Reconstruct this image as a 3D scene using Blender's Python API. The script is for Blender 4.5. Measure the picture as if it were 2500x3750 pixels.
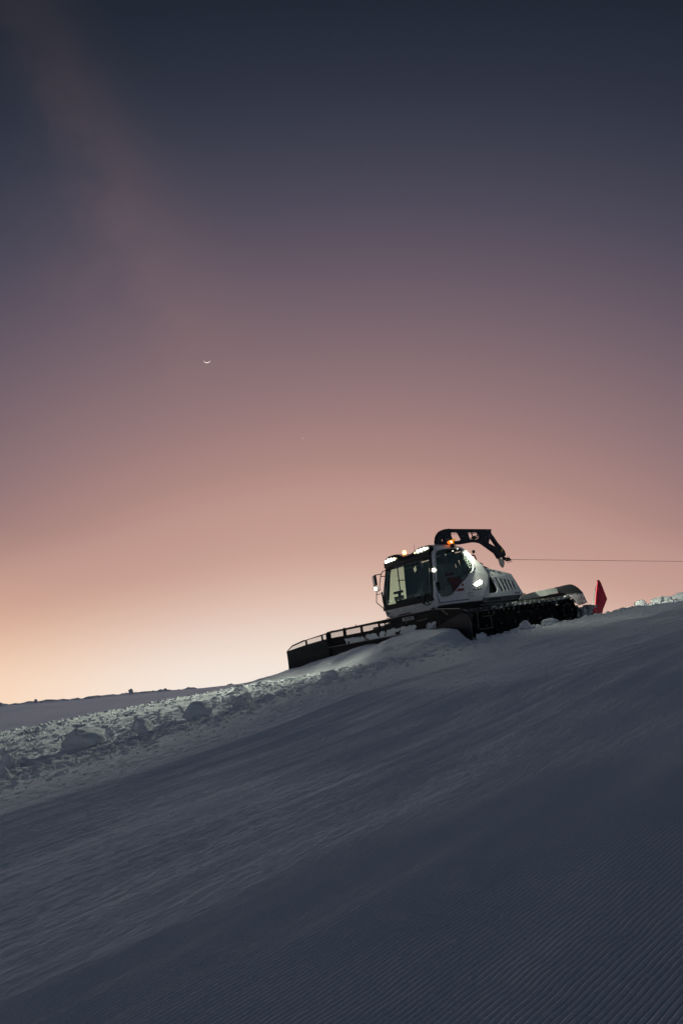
import bpy, bmesh, math, random
import numpy as np
from mathutils import Vector, Matrix, Quaternion, noise as mnoise
from mathutils.geometry import tessellate_polygon

for o in list(bpy.data.objects): bpy.data.objects.remove(o, do_unlink=True)
sc = bpy.context.scene
COL = sc.collection
R = math.radians

# Everything is modelled in the frame of the piste (x downhill, y across towards
# the photographer, z square to the snow); M turns that frame to gravity-up world axes.
M = Matrix(((-0.76604701, 0.62410653, -0.15382789, 0),
            (-0.61641121, -0.7811172, -0.09946431, 0),
            (-0.18223394, 0.0186269, 0.98307875, 0),
            (0, 0, 0, 1)))

# ---------------------------------------------------------------- camera
cd = bpy.data.cameras.new('camera'); cam = bpy.data.objects.new('camera', cd); COL.objects.link(cam)
cd.sensor_fit = 'VERTICAL'; cd.sensor_height = 36.0; cd.lens = 3050.0/3750.0*36.0
cd.clip_start = .1; cd.clip_end = 5000
cam.location = M @ Vector((19.913, 18.044, 0.0209))
cam.rotation_euler = (R(90+16), 0, 0)
sc.camera = cam

# ---------------------------------------------------------------- dusk sky
world = bpy.data.worlds.new('World'); sc.world = world; world.use_nodes = True
nt = world.node_tree; nt.nodes.clear()
def N(t, **k):
    n = nt.nodes.new(t)
    for a, b in k.items(): setattr(n, a, b)
    return n
def mth(op, a, b=None, c=None, clamp=False):
    n = N('ShaderNodeMath', operation=op); n.use_clamp = clamp
    for i, v in enumerate((a, b, c)):
        if v is None: continue
        if isinstance(v, (int, float)): n.inputs[i].default_value = v
        else: nt.links.new(v, n.inputs[i])
    return n.outputs[0]
def lin(c): return tuple(((v/255)/12.92 if v/255 <= .04045 else ((v/255+.055)/1.055)**2.4) for v in c)+(1,)
tc = N('ShaderNodeTexCoord'); sx = N('ShaderNodeSeparateXYZ'); nt.links.new(tc.outputs['Generated'], sx.inputs[0])
X, Y, Z = sx.outputs
el = mth('MULTIPLY', mth('ARCSINE', Z), 180/math.pi)
az = mth('MULTIPLY', mth('ARCTAN2', X, Y), 180/math.pi)
daz = mth('SUBTRACT', az, 1.5)
elp = mth('MAXIMUM', el, 0.0)
kk = mth('MULTIPLY', mth('MULTIPLY', mth('DIVIDE', elp, 14.0, clamp=True), .0158), mth('MAXIMUM', mth('SUBTRACT', 1.0, mth('DIVIDE', elp, 60.0)), .1))
kk = mth('ADD', kk, .0012)
q = mth('ADD', elp, mth('MULTIPLY', mth('MULTIPLY', daz, daz), kk))
ramp = N('ShaderNodeValToRGB'); ramp.color_ramp.interpolation = 'B_SPLINE'
nt.links.new(mth('DIVIDE', q, 90.0), ramp.inputs[0])
SKY = [(0, (249, 239, 231)), (3, (248, 238, 229)), (6.2, (243, 228, 216)), (9.0, (229, 202, 187)), (11.8, (211, 173, 158)), (14.2, (196, 156, 145)),
       (16.8, (191, 151, 141)), (19.3, (175, 137, 131)), (23, (152, 122, 122)), (26.7, (132, 109, 115)), (29.8, (115, 98, 107)),
       (33, (98, 86, 99)), (36.2, (79, 75, 90)), (40.2, (59, 61, 76)), (43.8, (45, 50, 64)), (47.6, (33, 40, 52)), (58, (23, 32, 44)), (88, (27, 37, 50))]
cr = ramp.color_ramp
while len(cr.elements) > 1: cr.elements.remove(cr.elements[-1])
cr.elements[0].position = 0; cr.elements[0].color = lin(SKY[0][1])
for d, c in SKY[1:]:
    e = cr.elements.new(d/90.0); e.color = lin(c)
def mixc(fac, a, b, bt='MIX'):
    n = N('ShaderNodeMix', data_type='RGBA', blend_type=bt)
    for i, v in ((0, fac), (6, a), (7, b)):
        if isinstance(v, (int, float)): n.inputs[i].default_value = v
        elif isinstance(v, tuple): n.inputs[i].default_value = v
        else: nt.links.new(v, n.inputs[i])
    return n.outputs[2]
# pale blue-grey counter-twilight behind the photographer
bk = mth('DIVIDE', mth('SUBTRACT', mth('ABSOLUTE', az), 65.0), 60.0, clamp=True)
bk = mth('MULTIPLY', bk, mth('EXPONENT', mth('MULTIPLY', mth('MULTIPLY', elp, elp), -1/420.0)))
base = mixc(bk, ramp.outputs[0], lin((110, 119, 132)))
# orange afterglow low on the left
og = mth('MULTIPLY', mth('EXPONENT', mth('MULTIPLY', mth('MULTIPLY', elp, elp), -1/55.0)),
         mth('SUBTRACT', 1.0, mth('DIVIDE', mth('ADD', az, 26.0), 16.0), clamp=True), clamp=True)
og = mth('MULTIPLY', og, mth('SUBTRACT', 1.0, mth('DIVIDE', mth('SUBTRACT', -28.0, az), 35.0), clamp=True))
col = mixc(mth('MULTIPLY', og, .8), base, lin((255, 205, 158)))
# faint pink streak of high cloud falling from the upper left
u = mth('ADD', mth('MULTIPLY', mth('ADD', az, 19.0), .66), mth('MULTIPLY', mth('SUBTRACT', el, 37.0), -.75))   # along
v = mth('ADD', mth('MULTIPLY', mth('ADD', az, 19.0), .75), mth('MULTIPLY', mth('SUBTRACT', el, 37.0), .66))    # across
ns = N('ShaderNodeTexNoise'); ns.inputs['Scale'].default_value = 9.0; ns.inputs['Detail'].default_value = 6; ns.inputs['Roughness'].default_value = .5
nt.links.new(tc.outputs['Generated'], ns.inputs['Vector'])
nz = mth('SUBTRACT', ns.outputs[0], .5)
vv = mth('ADD', v, mth('MULTIPLY', nz, 9.0))
wid = mth('ADD', 2.5, mth('MULTIPLY', mth('ADD', u, 10.0), .10))
g1 = mth('EXPONENT', mth('MULTIPLY', mth('POWER', mth('ABSOLUTE', mth('DIVIDE', vv, wid)), 2.0), -1.0))
g2 = mth('EXPONENT', mth('MULTIPLY', mth('POWER', mth('ABSOLUTE', mth('DIVIDE', mth('SUBTRACT', u, 6.0), 14.0)), 2.0), -1.0))
g2 = mth('MULTIPLY', g2, mth('DIVIDE', mth('SUBTRACT', 20.0, u), 6.0, clamp=True))
cl = mth('MULTIPLY', mth('MULTIPLY', g1, g2), mth('ADD', .75, mth('MULTIPLY', nz, 2.4)))
col = mixc(mth('MULTIPLY', cl, .16, clamp=True), col, lin((160, 124, 118)))
bg = N('ShaderNodeBackground'); nt.links.new(col, bg.inputs[0]); bg.inputs[1].default_value = 1.0
wo = N('ShaderNodeOutputWorld'); nt.links.new(bg.outputs[0], wo.inputs[0])
world.cycles.sampling_method = 'AUTOMATIC'
# the sun is already down: one very wide, weak lamp stands for the afterglow on the left
sl = bpy.data.lights.new('sun', 'SUN'); sl.energy = .40; sl.angle = R(38); sl.color = (.92, .93, 1.0)
so = bpy.data.objects.new('sun', sl); COL.objects.link(so)
sund = Vector((-math.sin(R(20))*math.cos(R(11)), math.cos(R(20))*math.cos(R(11)), math.sin(R(11))))
so.rotation_euler = sund.to_track_quat('Z', 'Y').to_euler()
sc.view_settings.view_transform = 'Standard'; sc.view_settings.look = 'None'
sc.view_settings.gamma = 1; sc.view_settings.exposure = 0
sc.render.resolution_x = 682; sc.render.resolution_y = 1024

# ---------------------------------------------------------------- helpers
def mat(name, col, rough=.5, metal=0., emis=None, estr=0., bump=None, spec=.5, coat=0., var=None):
    """procedural material; bump=(scale, strength, distance); var=(scale, second colour, lo, hi)"""
    m = bpy.data.materials.new(name); m.use_nodes = True; t = m.node_tree; b = t.nodes['Principled BSDF']
    b.inputs['Base Color'].default_value = (*col, 1); b.inputs['Roughness'].default_value = rough; b.inputs['Metallic'].default_value = metal
    b.inputs['Specular IOR Level'].default_value = spec; b.inputs['Coat Weight'].default_value = coat
    if emis: b.inputs['Emission Color'].default_value = (*emis, 1); b.inputs['Emission Strength'].default_value = estr
    if bump or var:
        c = t.nodes.new('ShaderNodeTexCoord')
    if bump:
        n = t.nodes.new('ShaderNodeTexNoise'); n.inputs['Scale'].default_value = bump[0]; n.inputs['Detail'].default_value = 5
        bp = t.nodes.new('ShaderNodeBump'); bp.inputs['Strength'].default_value = bump[1]; bp.inputs['Distance'].default_value = bump[2]
        t.links.new(c.outputs['Object'], n.inputs['Vector']); t.links.new(n.outputs[0], bp.inputs['Height']); t.links.new(bp.outputs[0], b.inputs['Normal'])
    if var:
        n = t.nodes.new('ShaderNodeTexNoise'); n.inputs['Scale'].default_value = var[0]; n.inputs['Detail'].default_value = 6; n.inputs['Roughness'].default_value = .65
        r = t.nodes.new('ShaderNodeMapRange'); r.inputs[1].default_value = var[2]; r.inputs[2].default_value = var[3]
        x = t.nodes.new('ShaderNodeMix'); x.data_type = 'RGBA'; x.inputs[6].default_value = (*col, 1); x.inputs[7].default_value = (*var[1], 1)
        t.links.new(c.outputs['Object'], n.inputs['Vector']); t.links.new(n.outputs[0], r.inputs[0]); t.links.new(r.outputs[0], x.inputs[0]); t.links.new(x.outputs[2], b.inputs['Base Color'])
    return m

def tag(o, label=None, cat=None, group=None, kind=None):
    for k, v in (('label', label), ('category', cat), ('group', group), ('kind', kind)):
        if v: o[k] = v
    return o

class MB:
    def __init__(s): s.v = []; s.f = []
    def add(s, vs, fs):
        b = len(s.v); s.v += [tuple(p) for p in vs]; s.f += [tuple(b+i for i in f) for f in fs]
    def box(s, c, d, rot=None):
        vs = [Vector((x*d[0]/2, y*d[1]/2, z*d[2]/2)) for x in (-1, 1) for y in (-1, 1) for z in (-1, 1)]
        if rot: vs = [rot @ p for p in vs]
        s.add([p+Vector(c) for p in vs], [(0, 1, 3, 2), (4, 6, 7, 5), (0, 4, 5, 1), (2, 3, 7, 6), (0, 2, 6, 4), (1, 5, 7, 3)])
        return s
    def bar(s, a, b, w, h=None, up=(0, 0, 1)):
        a = Vector(a); b = Vector(b); d = (b-a); L = d.length; d.normalize(); h = h or w
        u = Vector(up); sd = d.cross(u)
        if sd.length < 1e-4: sd = d.cross(Vector((0, 1, 0)))
        sd.normalize(); u = sd.cross(d)
        rot = Matrix((d, sd, u)).transposed()
        return s.box((a+b)/2, (L, w, h), rot)
    def tube(s, pts, r, n=8, closed=False):
        pts = [Vector(p) for p in pts]; m = len(pts); rs = r if isinstance(r, (list, tuple)) else [r]*m
        b = []; prev = None
        for i, p in enumerate(pts):
            if closed: d = pts[(i+1) % m]-pts[i-1]
            else: d = pts[min(i+1, m-1)]-pts[max(i-1, 0)]
            d.normalize()
            if prev is None:
                u = d.cross(Vector((0, 0, 1)))
                if u.length < 1e-3: u = d.cross(Vector((0, 1, 0)))
            else: u = prev-d*prev.dot(d)
            u.normalize(); prev = u; w = d.cross(u)
            b += [p+(u*math.cos(2*math.pi*k/n)+w*math.sin(2*math.pi*k/n))*rs[i] for k in range(n)]
        fs = []
        for i in range(m if closed else m-1):
            j = (i+1) % m
            fs += [(i*n+k, i*n+(k+1) % n, j*n+(k+1) % n, j*n+k) for k in range(n)]
        if not closed: fs += [tuple(range(n-1, -1, -1)), tuple((m-1)*n+k for k in range(n))]
        s.add(b, fs); return s
    def cyl(s, a, b, r, n=24, r2=None): return s.tube([a, b], [r, r2 if r2 is not None else r], n)
    def lathe(s, c, ax, prof, n=32):
        """prof: (radius, offset along ax)"""
        ax = Vector(ax).normalized(); u = ax.cross(Vector((0, 0, 1)))
        if u.length < 1e-3: u = Vector((1, 0, 0))
        u.normalize(); w = ax.cross(u); c = Vector(c); vs = []; fs = []
        for r, h in prof: vs += [c+ax*h+(u*math.cos(2*math.pi*k/n)+w*math.sin(2*math.pi*k/n))*r for k in range(n)]
        for i in range(len(prof)-1): fs += [(i*n+k, i*n+(k+1) % n, (i+1)*n+(k+1) % n, (i+1)*n+k) for k in range(n)]
        fs += [tuple(range(n-1, -1, -1)), tuple((len(prof)-1)*n+k for k in range(n))]
        s.add(vs, fs); return s
    def plate(s, loops, fn, th):
        """outline (and holes) in 2D -> slab; fn(u, v, d) gives 3D for depth d in 0..th"""
        tris = tessellate_polygon([[Vector((p[0], p[1], 0)) for p in lp] for lp in loops])
        flat = [p for lp in loops for p in lp]; n = len(flat)
        vs = [fn(p[0], p[1], 0) for p in flat]+[fn(p[0], p[1], th) for p in flat]
        fs = [tuple(t) for t in tris]+[tuple(i+n for i in reversed(t)) for t in tris]
        b = 0
        for lp in loops:
            m = len(lp)
            fs += [(b+i, b+(i+1) % m, b+(i+1) % m+n, b+i+n) for i in range(m)]
            b += m
        s.add(vs, fs); return s
    def sheet(s, fn, us, vs_, th):
        """thick curved sheet: fn(u, v, d)"""
        nu = len(us); nv = len(vs_); V = []
        for d in (0, th): V += [fn(a, b, d) for a in us for b in vs_]
        o = nu*nv; F = []
        for i in range(nu-1):
            for j in range(nv-1):
                a = i*nv+j; F += [(a, a+1, a+nv+1, a+nv), (o+a, o+a+nv, o+a+nv+1, o+a+1)]
        for i in range(nu-1):
            a = i*nv; F.append((a, a+nv, o+a+nv, o+a)); a = i*nv+nv-1; F.append((a, o+a, o+a+nv, a+nv))
        for j in range(nv-1):
            a = j; F.append((a, o+a, o+a+1, a+1)); a = (nu-1)*nv+j; F.append((a, a+1, o+a+1, o+a))
        s.add(V, F); return s
    def build(s, name, m, parent=None, smooth=False, bevel=0., auto=None):
        me = bpy.data.meshes.new(name); me.from_pydata(s.v, [], s.f); me.update()
        bm = bmesh.new(); bm.from_mesh(me); bmesh.ops.recalc_face_normals(bm, faces=bm.faces)
        if smooth or auto:
            for f in bm.faces: f.smooth = True
            if auto:
                for e in bm.edges:
                    if len(e.link_faces) == 2 and e.calc_face_angle(0) > R(auto): e.smooth = False
        bm.to_mesh(me); bm.free()
        o = bpy.data.objects.new(name, me); COL.objects.link(o); me.materials.append(m)
        if parent: o.parent = parent
        if bevel:
            b = o.modifiers.new('bevel', 'BEVEL'); b.width = bevel; b.segments = 2; b.limit_method = 'ANGLE'; b.angle_limit = R(35)
        return o

def empty(name, loc=(0, 0, 0), parent=None, local=True):
    o = bpy.data.objects.new(name, None); COL.objects.link(o); o.empty_display_size = .3
    if parent: o.parent = parent
    o.matrix_world = M @ Matrix.Translation(loc)
    return o
def text_mesh(name, body, size, frame, m, parent, depth=.002, shear=0., sx=1.):
    """frame: 4x4, text x/y axes and normal"""
    c = bpy.data.curves.new(name, 'FONT'); c.body = body; c.size = size; c.extrude = depth; c.shear = shear; c.align_x = 'CENTER'; c.align_y = 'CENTER'
    t = bpy.data.objects.new(name+'_tmp', c); COL.objects.link(t)
    bpy.context.view_layer.update()
    me = bpy.data.meshes.new_from_object(t.evaluated_get(bpy.context.evaluated_depsgraph_get()))
    bpy.data.objects.remove(t, do_unlink=True)
    me.transform(frame @ Matrix.Diagonal((sx, 1, 1, 1)))
    o = bpy.data.objects.new(name, me); COL.objects.link(o); me.materials.clear(); me.materials.append(m); o.parent = parent
    return o
def frame(o, xa, ya):
    xa = Vector(xa).normalized(); ya = Vector(ya); za = xa.cross(ya).normalized(); ya = za.cross(xa)
    m = Matrix((xa, ya, za)).transposed().to_4x4(); m.translation = Vector(o); return m
# ---- HEIGHT BEGIN ----
def _hash(ix, iy, seed):
    h = (ix.astype(np.int64)*374761393 + iy.astype(np.int64)*668265263 + seed*974634777) & 0xffffffff
    h = ((h ^ (h >> 13))*1274126177) & 0xffffffff
    h = h ^ (h >> 16)
    return (h & 0xffff)/65535.0*2-1
def vn(x, y, seed=0):
    x = np.asarray(x, float); y = np.asarray(y, float)
    ix = np.floor(x); iy = np.floor(y); fx = x-ix; fy = y-iy
    fx = fx*fx*(3-2*fx); fy = fy*fy*(3-2*fy)
    a = _hash(ix, iy, seed); b = _hash(ix+1, iy, seed); c = _hash(ix, iy+1, seed); d = _hash(ix+1, iy+1, seed)
    return (a*(1-fx)+b*fx)*(1-fy)+(c*(1-fx)+d*fx)*fy
def fbm(x, y, oct=4, seed=0, gain=.5):
    s = 0; a = 1.; n = 0
    for i in range(oct):
        s = s+a*vn(x*2**i+i*17.3, y*2**i+i*9.1, seed+i); n += a; a *= gain
    return s/n
def sstep(a, b, x):
    u = np.clip((np.asarray(x, float)-a)/(b-a), 0, 1); return u*u*(3-2*u)
TOP = ([-60, -20, 0, 3, 5, 6, 8, 10, 12, 14, 18, 25, 60], [.0, -.02, -.02, -.06, -.13, -.2, -.27, -.29, -.32, -.38, -.62, -1.2, -4.5])
BOT = ([-120, -60, -9.6, -6, -1.7, 1.8, 4.2, 5.8, 7.8, 9.5, 11.3, 13, 14.6, 16.3, 22, 60], [-2., .9, .36, .31, .2, .13, .02, -.1, -.22, -.34, -.46, -.68, -.84, -.96, -1.36, -4.8])
RID = ([-90, -60, -27, -21.5, -15.7, -10, -7.5, -2, 10, 60], [-3.6, -3., -1.21, -.78, -.28, .1, .2, .56, 1.0, 1.2])
def lane(t):   # a slightly lumpy interpolation along the piste
    return t+.25*vn(t*.7, t*0, 5)
def Hbase(s, t):
    s = np.asarray(s, float); t = np.asarray(t, float)
    top = np.interp(t, *TOP); bot = np.interp(t, *BOT); rid = np.interp(t, *RID)
    under = sstep(4.5, 2.5, t)                      # the level bed under the groomer
    mid0 = top+(bot-top)*sstep(-3.3, 3.3, s)
    bed = -.03+(bot+.03)*sstep(2.35, 3.1, s)+np.where(s < -3, 0, 0)
    mid = mid0*(1-under)+bed*under
    near = bot-np.interp(t, [0, 4, 10, 20], [.07, .055, .03, .02])*(s-3.3)-.006*np.maximum(0, s-9)**2
    e10 = np.minimum(top-.5, -.35)
    drop = top+(e10-top)*sstep(-3.3, -9, s)
    far = e10+(rid-e10)*np.clip((-9-s)/29., 0, 1)**2.3
    back = rid-.12*(-38.-s)
    h = np.where(s > 3.3, near, np.where(s > -3.3, mid, np.where(s > -9, drop, np.where(s > -38, far, back))))
    return h
def ridge(s, t):
    w = 1.1+.5*vn(t*.3, t*0, 31)
    c = -39.2
    n = .26+.08*vn(t*.8, s*.3, 32)+.05*vn(t*2.6, s*.9, 33)
    return np.clip(n, .03, 1)*np.exp(-((s-c)/w)**2)*1.25
def rough_mask(s, t):   # churned lane that the blade has just run
    a = sstep(-4.3, -3.2, s)*sstep(4.1+.4*vn(t*.5, t*0, 8), 2.9, s)
    front = sstep(3.2, 4.4, t)
    side = sstep(2.35, 2.8, s)*sstep(3.9, 3.1, s)
    return a*np.maximum(front, side)
def H(s, t):
    h = Hbase(s, t)+ridge(s, t)
    m = rough_mask(s, t)
    h = h+m*(.055*fbm(s*1.6, t*1.3, 3, 11)+.035*fbm(s*5, t*4, 3, 12))
    return h
def st(x, y): return .995*y-.1*x, .995*x+.1*y
def xy(s, t): return .995*t-.1*s, .995*s+.1*t
# ---- HEIGHT END ----
LP_ROOF, LP_SIDE, LP_REAR, LP_BODY, LP_NEAR, LP_DECK = 1300, 480, 110, 220, 60, 1900
# ================================================================ snow
def snow_mat(name, fine=55., fd=.006, grain=260., gd=.002, med=None):
    m = bpy.data.materials.new(name); m.use_nodes = True; t = m.node_tree; b = t.nodes['Principled BSDF']
    b.inputs['Base Color'].default_value = (.80, .83, .88, 1); b.inputs['Roughness'].default_value = .6
    b.inputs['Specular IOR Level'].default_value = .6; b.inputs['Sheen Weight'].default_value = 1.0; b.inputs['Sheen Roughness'].default_value = .35; b.inputs['Sheen Tint'].default_value = (.9, .95, 1, 1)
    c = t.nodes.new('ShaderNodeTexCoord'); prev = None
    for sc_, dist, st_ in ((fine, fd, .8), (grain, gd, .7)):
        n = t.nodes.new('ShaderNodeTexNoise'); n.inputs['Scale'].default_value = sc_; n.inputs['Detail'].default_value = 4; n.inputs['Roughness'].default_value = .6
        bp = t.nodes.new('ShaderNodeBump'); bp.inputs['Strength'].default_value = st_; bp.inputs['Distance'].default_value = dist
        t.links.new(c.outputs['Object'], n.inputs['Vector']); t.links.new(n.outputs[0], bp.inputs['Height'])
        if prev: t.links.new(prev, bp.inputs['Normal'])
        prev = bp.outputs[0]
    t.links.new(prev, b.inputs['Normal'])
    return m
M_SNOW = snow_mat('groomed_snow', 30., .018, 110., .006)
M_LUMP = snow_mat('broken_snow', 24., .03, 90., .010)
M_SOFT = snow_mat('pushed_snow', 14., .03, 60., .008)

def grow(a, b, n, p=2.0): return [a+(b-a)*((i/n)**p) for i in range(n+1)]
PITCH = .0315
sl = []
sl += list(np.arange(-70, -46, 2.)) + list(np.arange(-46, -36, .14)) + list(np.arange(-36, -9, .45)) + list(np.arange(-9, -4.2, .16))
sl += list(np.arange(-4.2, 3.4, .028)) + list(np.arange(3.4, 15.6, .0063)) + grow(15.6, 60, 30)
tl = list(np.arange(-90, -30, 2.)) + list(np.arange(-30, -8, .35)) + list(np.arange(-8, 5, .13)) + list(np.arange(5, 20.6, .045)) + grow(20.6, 70, 40)
S1 = np.array(sl); T1 = np.array(tl)
S, T = np.meshgrid(S1, T1)
Hh = Hbase(S, T)
Hh += ridge(S, T)
msk = rough_mask(S, T)
Hh += msk*(.055*fbm(S*1.6, T*1.3, 3, 11)+.035*fbm(S*5, T*4, 3, 12)+.030*(1-2*np.abs(fbm(S*4.5, T*3.8, 3, 14)))+.022*(1-2*np.abs(fbm(S*9, T*8, 2, 15)))-.03)
Hh += ridge(S, T)*.5*fbm(S*2.5, T*1.5, 3, 16)
g = sstep(4.2, 5.4, S)                                     # groomed part begins
near = g*sstep(26, 24, T)
# every pass of the tiller: clean corduroy, crumbly seam, half rubbed-out stripes
band = 1.0-.16*sstep(8.6, 10.5, S+.12*vn(T*.8, T*0, 41))*sstep(14.6, 10.6, S+.1*vn(T*1.1, T*0, 42))
band *= 1-.25*sstep(7.2, 7.4, S)*sstep(8.3, 8.1, S)
band *= 1-.7*sstep(6.2, 5.6, S)
patch = sstep(-.05, .35, fbm(S*.55, T*.22, 3, 43))
band2 = band*(1-.45*patch*sstep(14.5, 10.0, S))
wob = .005*vn(T*1.3, S*.9, 44)+.005*vn(T*6, S*4, 45)*np.clip(.35+vn(T*.5, S*.6, 46), 0, 1)*1.3
ph = (S+wob)/PITCH*math.pi*2
cord = .5+.5*np.cos(ph); cord = cord**.85
amp = (.0062+.0052*sstep(9.5, 14.0, S))*(1+.35*vn(T*1.1, S*4, 47))
Hh += near*band2*amp*cord
# stitch line where two passes meet
for s0, a0 in ((11.34, .003), (9.78, .005), (8.2, .006), (6.9, .006), (13.9, .003)):
    Hh += near*a0*np.exp(-((S-s0+.03*vn(T*2, T*0, 48))/.035)**2)*(.6+.6*vn(T*6, S*8, 49))
rr = near*(1-band2)
Hh += rr*(.002*fbm(S*7, T*5, 3, 51)+.003*fbm(S*24, T*16, 2, 52)+.004*fbm(S*50, T*20, 1, 60))
tr_ = sstep(3.0, 3.5, S)*sstep(6.3, 4.6, S)
Hh += tr_*(.010*fbm(S*2.4, T*1.2, 3, 53)+.010*fbm(S*11, T*8, 3, 54)+.010*fbm(S*30, T*18, 2, 55))
Hh += .006*fbm(S*.35, T*.12, 2, 56)*sstep(4, 8, S)
Hh += .003*fbm(S*18, T*9, 2, 57)*near+near*sstep(15.5, 8.5, S)*.0058*fbm(S*34, T*20, 2, 90)*(.5+.5*sstep(-.2, .3, fbm(S*.8, T*.35, 2, 91)))
strk = sstep(4.6, 5.6, S)*sstep(15.0, 10.0, S)                # long scuffs and runner marks down the piste
Hh += strk*(.007*fbm(S*2.2, T*.07, 3, 81)+.005*fbm(S*8, T*.16, 2, 82))
Hh += strk*(.0065*vn(S*6.5+.12*vn(T*.35, T*0, 95), T*.025, 92)+.0040*vn(S*13+.1*vn(T*.4, T*0, 96), T*.03, 93))
Hh -= strk*.009*np.clip(vn(S*5, T*.10, 83)-.45, 0, 1)*2.0*(.5+.5*vn(T*.5, S*2, 84))
fp = sstep(-9, -12, S)*sstep(-37, -35, S)                   # old tracks on the far piste
Hh += fp*(.05*fbm(S*1.1, T*.25, 3, 58)+.03*fbm(S*3.2, T*.6, 2, 59))
Xg = .995*T-.1*S; Yg = .995*S+.1*T
co = np.stack([Xg, Yg, Hh], -1).reshape(-1, 3).astype(np.float32)
nr, nc = S.shape
idx = np.arange(nr*nc).reshape(nr, nc)
quad = np.stack([idx[:-1, :-1], idx[1:, :-1], idx[1:, 1:], idx[:-1, 1:]], -1).reshape(-1, 4)
def np_mesh(name, co, quad, k=4):
    me = bpy.data.meshes.new(name); me.vertices.add(len(co)); me.vertices.foreach_set('co', co.astype(np.float32).ravel())
    me.loops.add(quad.size); me.loops.foreach_set('vertex_index', quad.astype(np.int32).ravel())
    me.polygons.add(len(quad)); me.polygons.foreach_set('loop_start', np.arange(0, quad.size, k, dtype=np.int32))
    me.polygons.foreach_set('use_smooth', np.ones(len(quad), bool))
    me.update(calc_edges=True); me.validate(); return me
me = np_mesh('snow_slope', co, quad); me.materials.append(M_SNOW)
o = bpy.data.objects.new('snow_slope', me); COL.objects.link(o); o.matrix_world = M; tag(o, kind='structure')
del S, T, co, quad, idx, ph, cord, wob

# a wide snowfield below and beyond, reaching the horizon
bm_ = MB(); n = 24
bm_.sheet(lambda a, b, d: (a, b, -14-.012*math.hypot(a, b)+1.5*mnoise.noise((a*.01, b*.01, 0))-d), [(-1+2*i/n)*1500 for i in range(n+1)], [(-1+2*i/n)*1500 for i in range(n+1)], 1.0)
o = bm_.build('snowfield', M_SNOW, smooth=True); tag(o, kind='structure'); o.location = (0, 0, -30)

# ---- heap of snow riding in front of the blade
PY = [-5.3, -4.55, -4.3, -3.1, -2.54, -1.4, -.68, .44, 1.03, 1.73, 2.64, 3.07, 3.34, 3.53, 3.8]
PZ = [-.35, -.16, -.12, .07, .2, .27, .38, .37, .49, .55, .48, .40, .14, .02, -.25]
ys = np.linspace(-5.2, 3.75, 260); xs = np.linspace(0, 1, 90)
YY, UU = np.meshgrid(ys, xs)
crest = np.interp(YY, PY, PZ)
crest = crest+.03*fbm(YY*3, YY*0+3, 3, 61)
x0 = 3.62+np.clip((-YY-2.6)/1.0, 0, 2.2)*.85+np.where(YY > 2.3, .05, 0)   # hugs blade and forward folded far wing
x1 = 7.0+.5*fbm(YY*.6, YY*0, 2, 62)
XX = x0+(x1-x0)*UU
ss, tt = .995*YY-.1*XX, .995*XX+.1*YY
gnd = Hbase(ss, tt)
prof = 1-sstep(.08, 1.0, UU)**.85
prof = np.where(UU < .08, 1, prof)
ZZ = np.maximum(gnd-.12, gnd-.12+(crest-gnd+.12)*prof)
ZZ = ZZ+.035*fbm(XX*2.2, YY*2.2, 3, 63)+.014*fbm(XX*8, YY*8, 3, 64)
ZZ = np.where(UU < .02, ZZ-.3, ZZ)
co = np.stack([XX, YY, ZZ], -1).reshape(-1, 3); nr, nc = YY.shape; idx = np.arange(nr*nc).reshape(nr, nc)
quad = np.stack([idx[:-1, :-1], idx[1:, :-1], idx[1:, 1:], idx[:-1, 1:]], -1).reshape(-1, 4)
me = np_mesh('snow_heap', co, quad); me.materials.append(M_SOFT)
o = bpy.data.objects.new('snow_heap', me); COL.objects.link(o); o.matrix_world = M
tag(o, 'long smooth heap of loose snow pushed up in front of the black blade', 'snow heap')

# ---- lumps
def lump_mesh(seed, sub=2, flat=.75, angular=.25):
    bm = bmesh.new(); bmesh.ops.create_icosphere(bm, subdivisions=sub, radius=1)
    rnd = random.Random(seed); off = Vector((rnd.random()*50, rnd.random()*50, rnd.random()*50))
    planes = [(Vector((rnd.gauss(0, 1), rnd.gauss(0, 1), rnd.gauss(0, .8))).normalized(), rnd.uniform(.62, .95)) for _ in range(5)]
    for v in bm.verts:
        p = v.co.copy()
        r = 1+.28*mnoise.noise(p*1.1+off)+.16*mnoise.noise(p*2.7+off)+.09*mnoise.noise(p*6+off)
        p = p*r
        for nn, d in planes:
            k = p.dot(nn)-d
            if k > 0: p -= nn*k*(.55+angular)
        v.co = Vector((p.x, p.y, p.z*flat))
    vs = np.array([v.co for v in bm.verts]); fs = np.array([[v.index for v in f.verts] for f in bm.faces]); bm.free()
    return vs, fs
rng = np.random.default_rng(7)
SH = [lump_mesh(i, 2) for i in range(14)]
SHs = [lump_mesh(40+i, 1) for i in range(10)]
def hz(s, t): return float(H(np.array([s]), np.array([t]))[0])
V = []; F = []; nb = 0
def put(s, t, r, small, dz=.15):
    global nb
    vs, fs = (SHs if small else SH)[rng.integers(10)]
    a = rng.uniform(0, 2*math.pi); ca, sa = math.cos(a), math.sin(a)
    sx_, sy_, sz_ = r*rng.uniform(.75, 1.35), r*rng.uniform(.7, 1.2), r*rng.uniform(.6, 1.0)
    w = vs*(sx_, sy_, sz_); w = np.stack([w[:, 0]*ca-w[:, 1]*sa, w[:, 0]*sa+w[:, 1]*ca, w[:, 2]], -1)
    x, y = xy(s, t); w += (x, y, hz(s, t)+dz*r)
    V.append(w); F.append(fs+nb); nb += len(w)
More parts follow.
